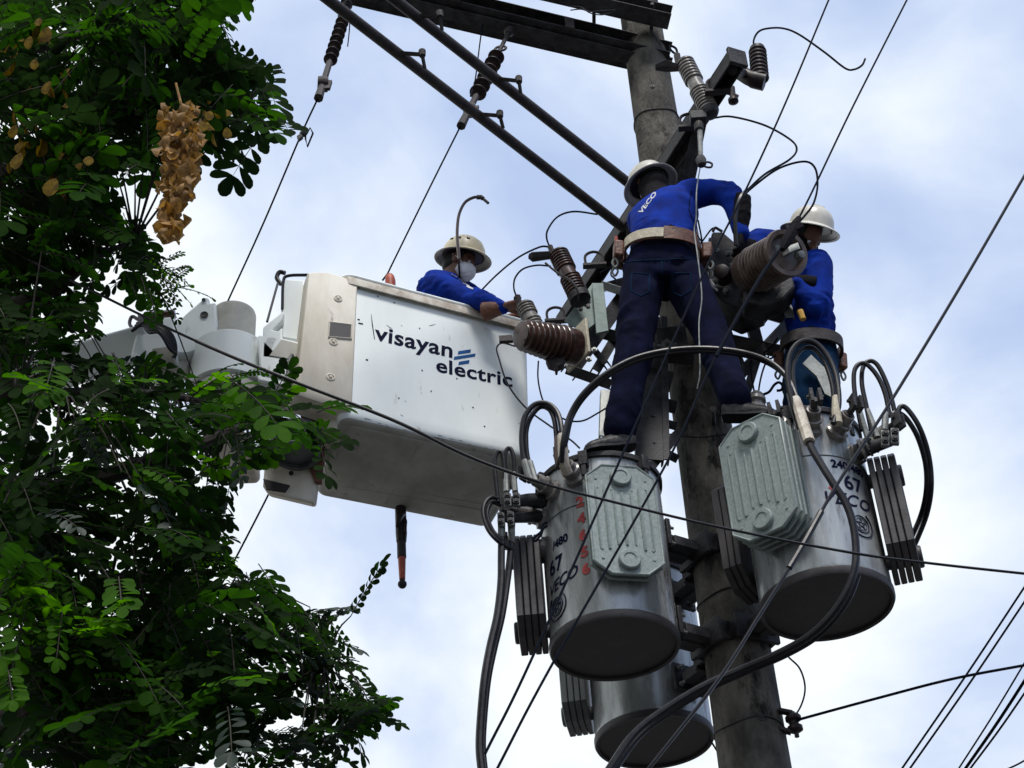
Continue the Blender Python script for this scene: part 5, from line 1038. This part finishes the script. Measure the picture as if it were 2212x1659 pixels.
lug('upper left bolted terminal block of the left transformer', [(1093, 1018, 6.7), (1093, 1045, 6.7), (1094, 1064, 6.68)], .015, ((1088, 1064), (1104, 1092), 6.66))
lug('upper right bolted terminal block of the left transformer', [(1110, 1022, 6.74), (1111, 1045, 6.73), (1113, 1064, 6.7)], .015, ((1107, 1064), (1123, 1092), 6.67))
lug('lower left bolted terminal block of the left transformer', [(1083, 1172, 6.7), (1083, 1150, 6.68), (1083, 1130, 6.68)], .017, ((1074, 1106), (1089, 1136), 6.65))
lug('lower right bolted terminal block of the left transformer', [(1106, 1172, 6.73), (1105, 1150, 6.7), (1104, 1130, 6.7)], .017, ((1095, 1104), (1110, 1134), 6.66))
lug('long rusty brown taped lug in front of the denim trousers', [(1718, 862, 6.34), (1728, 892, 6.32), (1738, 925, 6.28), (1748, 955, 6.24)], .027, None, 'rim')
lug('pale lug left of the rusty one', [(1705, 850, 6.36), (1713, 880, 6.36), (1722, 905, 6.35)], .017)
lug('pale wrapped lug right of the denim trousers', [(1806, 858, 6.38), (1806, 890, 6.37), (1810, 915, 6.37)], .022, None, 'web')
lug('left long silver lug at the right transformer\'s right side', [(1858, 890, 6.42), (1866, 920, 6.42), (1876, 950, 6.42)], .014)
lug('second long silver lug at the right transformer\'s right side', [(1874, 885, 6.46), (1884, 912, 6.45), (1896, 945, 6.44)], .014)
lug('left bolted block hanging at the far right terminals', [(1914, 892, 6.42), (1912, 910, 6.42), (1911, 930, 6.42)], .017, ((1903, 928), (1921, 962), 6.38))
lug('right bolted block hanging at the far right terminals', [(1931, 892, 6.45), (1932, 910, 6.44), (1932, 930, 6.43)], .017, ((1924, 924), (1942, 958), 6.38))
t = thing('terminal_stud', 'horizontal dark stud joining the far right blocks to the right transformer', 'terminal', P(1880, 965, 6.5))
mb = MB(); mb.tube([P(1850, 978, 6.5), P(1895, 962, 6.45), P(1930, 950, 6.42)], [.04, .03, .026], 12); mb.build('stud', 'steel', t)
mb = MB(); 
for u, v, a in ((1858, 972, .05), (1872, 968, .046), (1886, 963, .04)): mb.lathe(P(u, v, 6.48), (1, -.4, .2), [(a*.7, 0), (a, .004), (a, .014), (a*.7, .018)], 16)
mb.build('washer_stack', 'porc_grey', t)
t = thing('terminal_stud', 'horizontal dark stud joining the left blocks to the left transformer', 'terminal', P(1140, 1080, 6.75))
mb = MB(); mb.tube([P(1168, 1082, 6.85), P(1140, 1080, 6.75), P(1100, 1084, 6.7)], [.04, .032, .026], 12); mb.tube([P(1168, 1116, 6.9), P(1130, 1118, 6.8), P(1096, 1120, 6.7)], [.03, .026, .022], 12); loose(mb, 'stud', 'steel', t)
t = thing('wire_loop', 'small blue grey loop of wire hooked at the left transformer above its number', 'wire loop', P(1160, 1150, 6.7))
mb = MB(); mb.tube(cr(UV([(1182, 1128), (1172, 1134), (1169, 1148), (1158, 1158), (1152, 1166), (1158, 1168), (1168, 1156), (1173, 1142), (1182, 1136)], 6.7), 5), .006, 6); mb.build('loop', 'wire', t)

# ================================================================ tree
def inside(poly, x, y):
    c = False; n = len(poly); j = n-1
    for i in range(n):
        xi, yi = poly[i]; xj, yj = poly[j]
        if (yi > y) != (yj > y) and x < (xj-xi)*(y-yi)/(yj-yi)+xi: c = not c
        j = i
    return c
top_poly = [(-60, -60), (520, -60), (545, 0), (470, 28), (480, 60), (520, 95), (565, 120), (580, 160), (605, 205), (640, 255), (600, 290), (550, 305), (520, 370), (470, 345), (440, 300), (400, 330), (330, 345), (335, 375), (240, 392), (120, 410), (-60, 420)]
mid_poly = [(-60, 400), (120, 395), (230, 410), (290, 450), (320, 500), (345, 560), (352, 620), (300, 622), (262, 560), (235, 600), (150, 560), (90, 520), (150, 600), (235, 660), (215, 700), (150, 760), (-60, 800)]
low_poly = [(-60, 760), (160, 770), (215, 745), (300, 760), (350, 810), (420, 830), (480, 790), (570, 825), (700, 880), (690, 925), (620, 975), (560, 985), (505, 1000), (500, 1060), (490, 1130), (500, 1190), (570, 1215), (640, 1290), (660, 1360), (640, 1420), (620, 1480), (560, 1560), (440, 1600), (400, 1700), (-60, 1700)]
br_poly = [(600, 1330), (700, 1300), (770, 1295), (800, 1350), (775, 1400), (840, 1470), (860, 1520), (820, 1560), (790, 1600), (730, 1640), (660, 1660), (560, 1700), (500, 1700), (500, 1560), (590, 1500)]
trunk_base = V((-3.9, 5.6, 0))
tree = thing('tree', 'leafy dark green tree with small rounded leaflets filling the left side of the photo', 'tree', trunk_base)
tr_pts = [V((-3.9, 5.6, 0)), V((-3.85, 5.6, 1.5)), V((-3.7, 5.65, 3.0)), V((-3.5, 5.6, 4.4)), V((-3.3, 5.5, 5.8)), V((-3.0, 5.5, 7.4)), V((-2.8, 5.45, 9.0))]
mb = MB(); mb.tube(cr(tr_pts, 6), [.24-.0052*i for i in range(37)], 16); mb.build('trunk', 'bark', tree)
rt = random.Random(11); bones = []
def branch(pts, r0, r1, keep=True):
    c = cr(pts, 6); n = len(c); mb = MB(); mb.tube(c, [r0+(r1-r0)*i/(n-1) for i in range(n)], 8)
    mb.build('branch', 'bark', tree)
    bones.extend(c)
branch([V((-3.75, 5.6, 2.8)), P(-40, 1600, 5.3), P(180, 1560, 5.3), P(380, 1500, 5.4), P(560, 1470, 5.5), P(700, 1450, 5.5)], .08, .008)
branch([V((-3.6, 5.6, 3.8)), P(-60, 1330, 5.4), P(140, 1290, 5.4), P(330, 1250, 5.5), P(520, 1290, 5.6), P(610, 1370, 5.6)], .075, .008)
branch([V((-3.45, 5.6, 4.6)), P(-60, 1100, 5.5), P(120, 1060, 5.4), P(320, 1000, 5.4), P(480, 940, 5.5), P(590, 900, 5.5)], .07, .007)
branch([V((-3.3, 5.5, 5.8)), P(-60, 700, 5.5), P(90, 640, 5.4), P(200, 560, 5.4), P(290, 520, 5.5)], .06, .007)
branch([V((-3.2, 5.5, 6.4)), P(-60, 420, 5.6), P(100, 330, 5.5), P(260, 270, 5.5), P(420, 240, 5.6), P(540, 230, 5.7)], .065, .006)
branch([V((-3.0, 5.5, 7.4)), P(-60, 140, 5.6), P(120, 90, 5.6), P(290, 40, 5.7), P(420, 60, 5.7), P(500, 110, 5.8)], .06, .006)
branch([V((-3.5, 5.6, 4.4)), P(-60, 900, 5.0), P(100, 860, 4.9), P(260, 850, 5.0), P(400, 860, 5.1), P(540, 880, 5.2)], .05, .006)
crown = MB()
def leaflet(b_, d, w, nrm, l, wd, mi, fold=.25, shape=0):
    """obovate leaflet: base b_, direction d, width axis w"""
    n = nrm; s_ = []
    for k, q in ((.0, .06), (.22, .55), (.5, .88), (.74, 1.0), (.92, .72), (1.0, .22)):
        c = b_+d*l*k-n*l*.12*k*k; s_.append((c+w*wd*q*.5+n*wd*q*fold*.5, c, c-w*wd*q*.5+n*wd*q*fold*.5))
    vs = [p for a in s_ for p in a]; fs = []
    for i in range(5):
        o = i*3; fs += [(o, o+1, o+4, o+3), (o+1, o+2, o+5, o+4)]
    crown.add(vs, fs, mi)
def rv(): return V((rt.gauss(0, 1), rt.gauss(0, 1), rt.gauss(0, 1))).normalized()
def compound(base, d, ln, pairs, lf, mi, nrm, droop=.25, gap=1.0):
    d = d.normalized(); w = d.cross(nrm).normalized(); n = w.cross(d).normalized(); pts = []
    for i in range(pairs+2):
        k = i/(pairs+1); pts.append(base+d*ln*k+V((0, 0, -1))*ln*droop*k*k)
    crown.tube(pts, [.0022]*(pairs+1)+[.001], 3, 4)
    for i in range(1, pairs+2):
        t_ = (pts[i]-pts[i-1]).normalized(); sz = lf*(.75+.35*i/(pairs+1))*rt.uniform(.85, 1.12)
        for sg in (-1, 1):
            dd = (t_*(.35+.25*i/pairs)+w*sg+n*rt.uniform(-.25, .2)).normalized(); ww = dd.cross(n+rv()*.35).normalized(); leaflet(pts[i]+w*sg*.003, dd, ww, dd.cross(ww)*-1, sz, sz*rt.uniform(.52, .64), mi if rt.random() < .9 else rt.choice((0, 1)))
    leaflet(pts[-1], (pts[-1]-pts[-2]).normalized(), w, n, lf*1.2, lf*.7, mi)
def grow(poly, n, lf, pairs, ylo, yhi, mis, dirs, hole=.0, edge=None):
    xs = [p[0] for p in poly]; ys = [p[1] for p in poly]; got = 0; tries = 0
    while got < n and tries < n*60:
        tries += 1; u, v = rt.uniform(min(xs), max(xs)), rt.uniform(min(ys), max(ys))
        if not inside(poly, u, v): continue
        if hole and noise.noise(V((u*.011, v*.011, 3.3))) > hole: continue
        Y = rt.uniform(ylo, yhi); b_ = P(u, v, Y); base_d = V(rt.choice(dirs)); d = (base_d+rv()*.55).normalized(); s_ = rt.uniform(.75, 1.2); pr_ = rt.choice(pairs); ln = lf*.52*(pr_+1)*s_
        tip = pr(b_+d*ln); 
        if not inside(poly, *tip):
            if rt.random() < .88 or tip[0]-u > 80: continue
        nn = (V((0, -.35, 1))+rv()*.6).normalized(); compound(b_, d, ln, pr_, lf*s_, rt.choice(mis), nn, rt.uniform(.05, .4)); got += 1
        # petiole back to the nearest limb
        if got % 3 == 0:
            q = min(bones, key=lambda x: (x-b_).length_squared)
            if (q-b_).length < .9: crown.tube(cr([b_, (b_+q)/2+V((0, 0, .05)), q], 3), [.0025, .003, .0035, .004, .005, .006, .007][:7], 3, 4)
R_, D_ = (1, 0, 0), (.35, 0, -.9)
dirs = [R_, D_, (.8, -.2, -.4), (.6, .2, .5), (-.3, -.2, -.6), (.9, -.4, .1)]
grow(top_poly, 270, .09, (4, 5, 6), 4.7, 6.4, (0, 0, 0, 1, 1), dirs, .30)
grow(top_poly, 170, .055, (5, 6, 7), 4.7, 6.4, (0, 0, 0, 1), dirs, .26)
grow(mid_poly, 240, .064, (5, 6, 7), 4.8, 6.3, (0, 0, 1, 1), dirs, .20)
grow(low_poly, 420, .070, (4, 5, 6, 7), 4.5, 6.2, (0, 0, 0, 0, 0, 1, 1, 1, 2), dirs, .20)
grow(low_poly, 330, .048, (5, 6, 7, 8), 4.5, 6.2, (0, 0, 0, 1, 1, 2, 3), dirs, .22)
grow([(-40, 1180), (150, 1150), (160, 1300), (260, 1230), (300, 1260), (120, 1500), (-40, 1480)], 26, .05, (5, 6, 7), 4.4, 4.6, (2,), dirs)
grow(br_poly, 105, .045, (5, 6, 7, 8), 5.0, 5.8, (0, 0, 1, 3), dirs, .25)
# fine feathery young shoots
for (u, v, n, sp) in ((318, 600, 22, 40), (410, 1210, 10, 22), (480, 830, 14, 40), (45, 1400, 18, 50), (250, 1420, 8, 30)):
    for i in range(n):
        b_ = P(u+rt.gauss(0, sp*.6), v+rt.gauss(0, sp*.5), rt.uniform(4.9, 5.4)); compound(b_, V((.8, 0, -.3))+rv()*.7, .14, 7, .022, rt.choice((1, 2, 1)), V((0, -.4, 1))+rv()*.4)
cw = crown.build('crown', ['leaf', 'leaf2', 'leaf3', 'leaf4', 'bark'], tree, smooth=True, angle=60)
# yellowing leaves and the brown dead cluster
crown = MB()
for i in range(60):
    u, v = rt.choice(((60, 60), (110, 180), (60, 300), (130, 380), (460, 255), (25, 120), (180, 330))); d = (V((.1, 0, -1))+rv()*.6).normalized(); w = rv(); w = (w-d*w.dot(d)).normalized(); s_ = rt.uniform(.03, .075)
    leaflet(P(u+rt.gauss(0, 24), v+rt.gauss(0, 26), rt.uniform(4.65, 4.9)), d, w, d.cross(w), s_*1.25, s_*rt.uniform(.4, .7), 0, rt.uniform(.3, 1.1))
for u, v, s_ in ((84, 40, .05), (105, 58, .07), (108, 175, .06), (193, 338, .055), (45, 330, .07), (120, 385, .08), (35, 270, .05), (75, 128, .05), (490, 275, .05), (445, 262, .06), (455, 240, .05)):
    d = (V((.1, 0, -1))+rv()*.35).normalized(); w = V((1, 0, 0))+rv()*.3; w = (w-d*w.dot(d)).normalized(); leaflet(P(u, v, 4.6), d, w, d.cross(w), s_*1.25, s_*.75, 0, .35)
crown.build('yellow_leaf_cluster', 'yel', tree)['kind'] = 'stuff'
crown = MB()
for i in range(290):
    k = rt.random(); v = 235+k*285; cx_ = 390+8*math.sin(k*5)-k*12; hw = 52*(1-k*.62)*(0.6+.4*math.sin(min(1, k*3)*PI/2)); u = cx_+rt.uniform(-hw, hw)
    d = (V((rt.uniform(-.4, .4), rt.uniform(-.3, .3), -1))).normalized(); w = rv(); w = (w-d*w.dot(d)).normalized(); s_ = rt.uniform(.035, .07)
    b_ = P(u, v-18, rt.uniform(4.5, 4.72)); n = d.cross(w); sec = []
    for q, wd in ((0, .1), (.25, .6), (.5, .85), (.75, .7), (1, .15)):
        c = b_+d*s_*q*1.1+n*s_*.22*math.sin(q*5+i); a = rt.uniform(.5, 1.1); sec.append((c+w*s_*wd*.45+n*s_*wd*a*.3, c, c-w*s_*wd*.45+n*s_*wd*a*.35))
    vs = [p for a in sec for p in a]; fs = []
    for j in range(4): o = j*3; fs += [(o, o+1, o+4, o+3), (o+1, o+2, o+5, o+4)]
    crown.add(vs, fs)
crown.tube(cr([P(380, 180, 4.7), P(395, 250, 4.62), P(392, 340, 4.6), P(385, 440, 4.6), P(383, 500, 4.6)], 4), .005, 5)
dc = crown.build('dead_leaf_cluster', 'dry', tree, angle=60); dc['label'] = 'orange brown cluster of curled dead leaves'
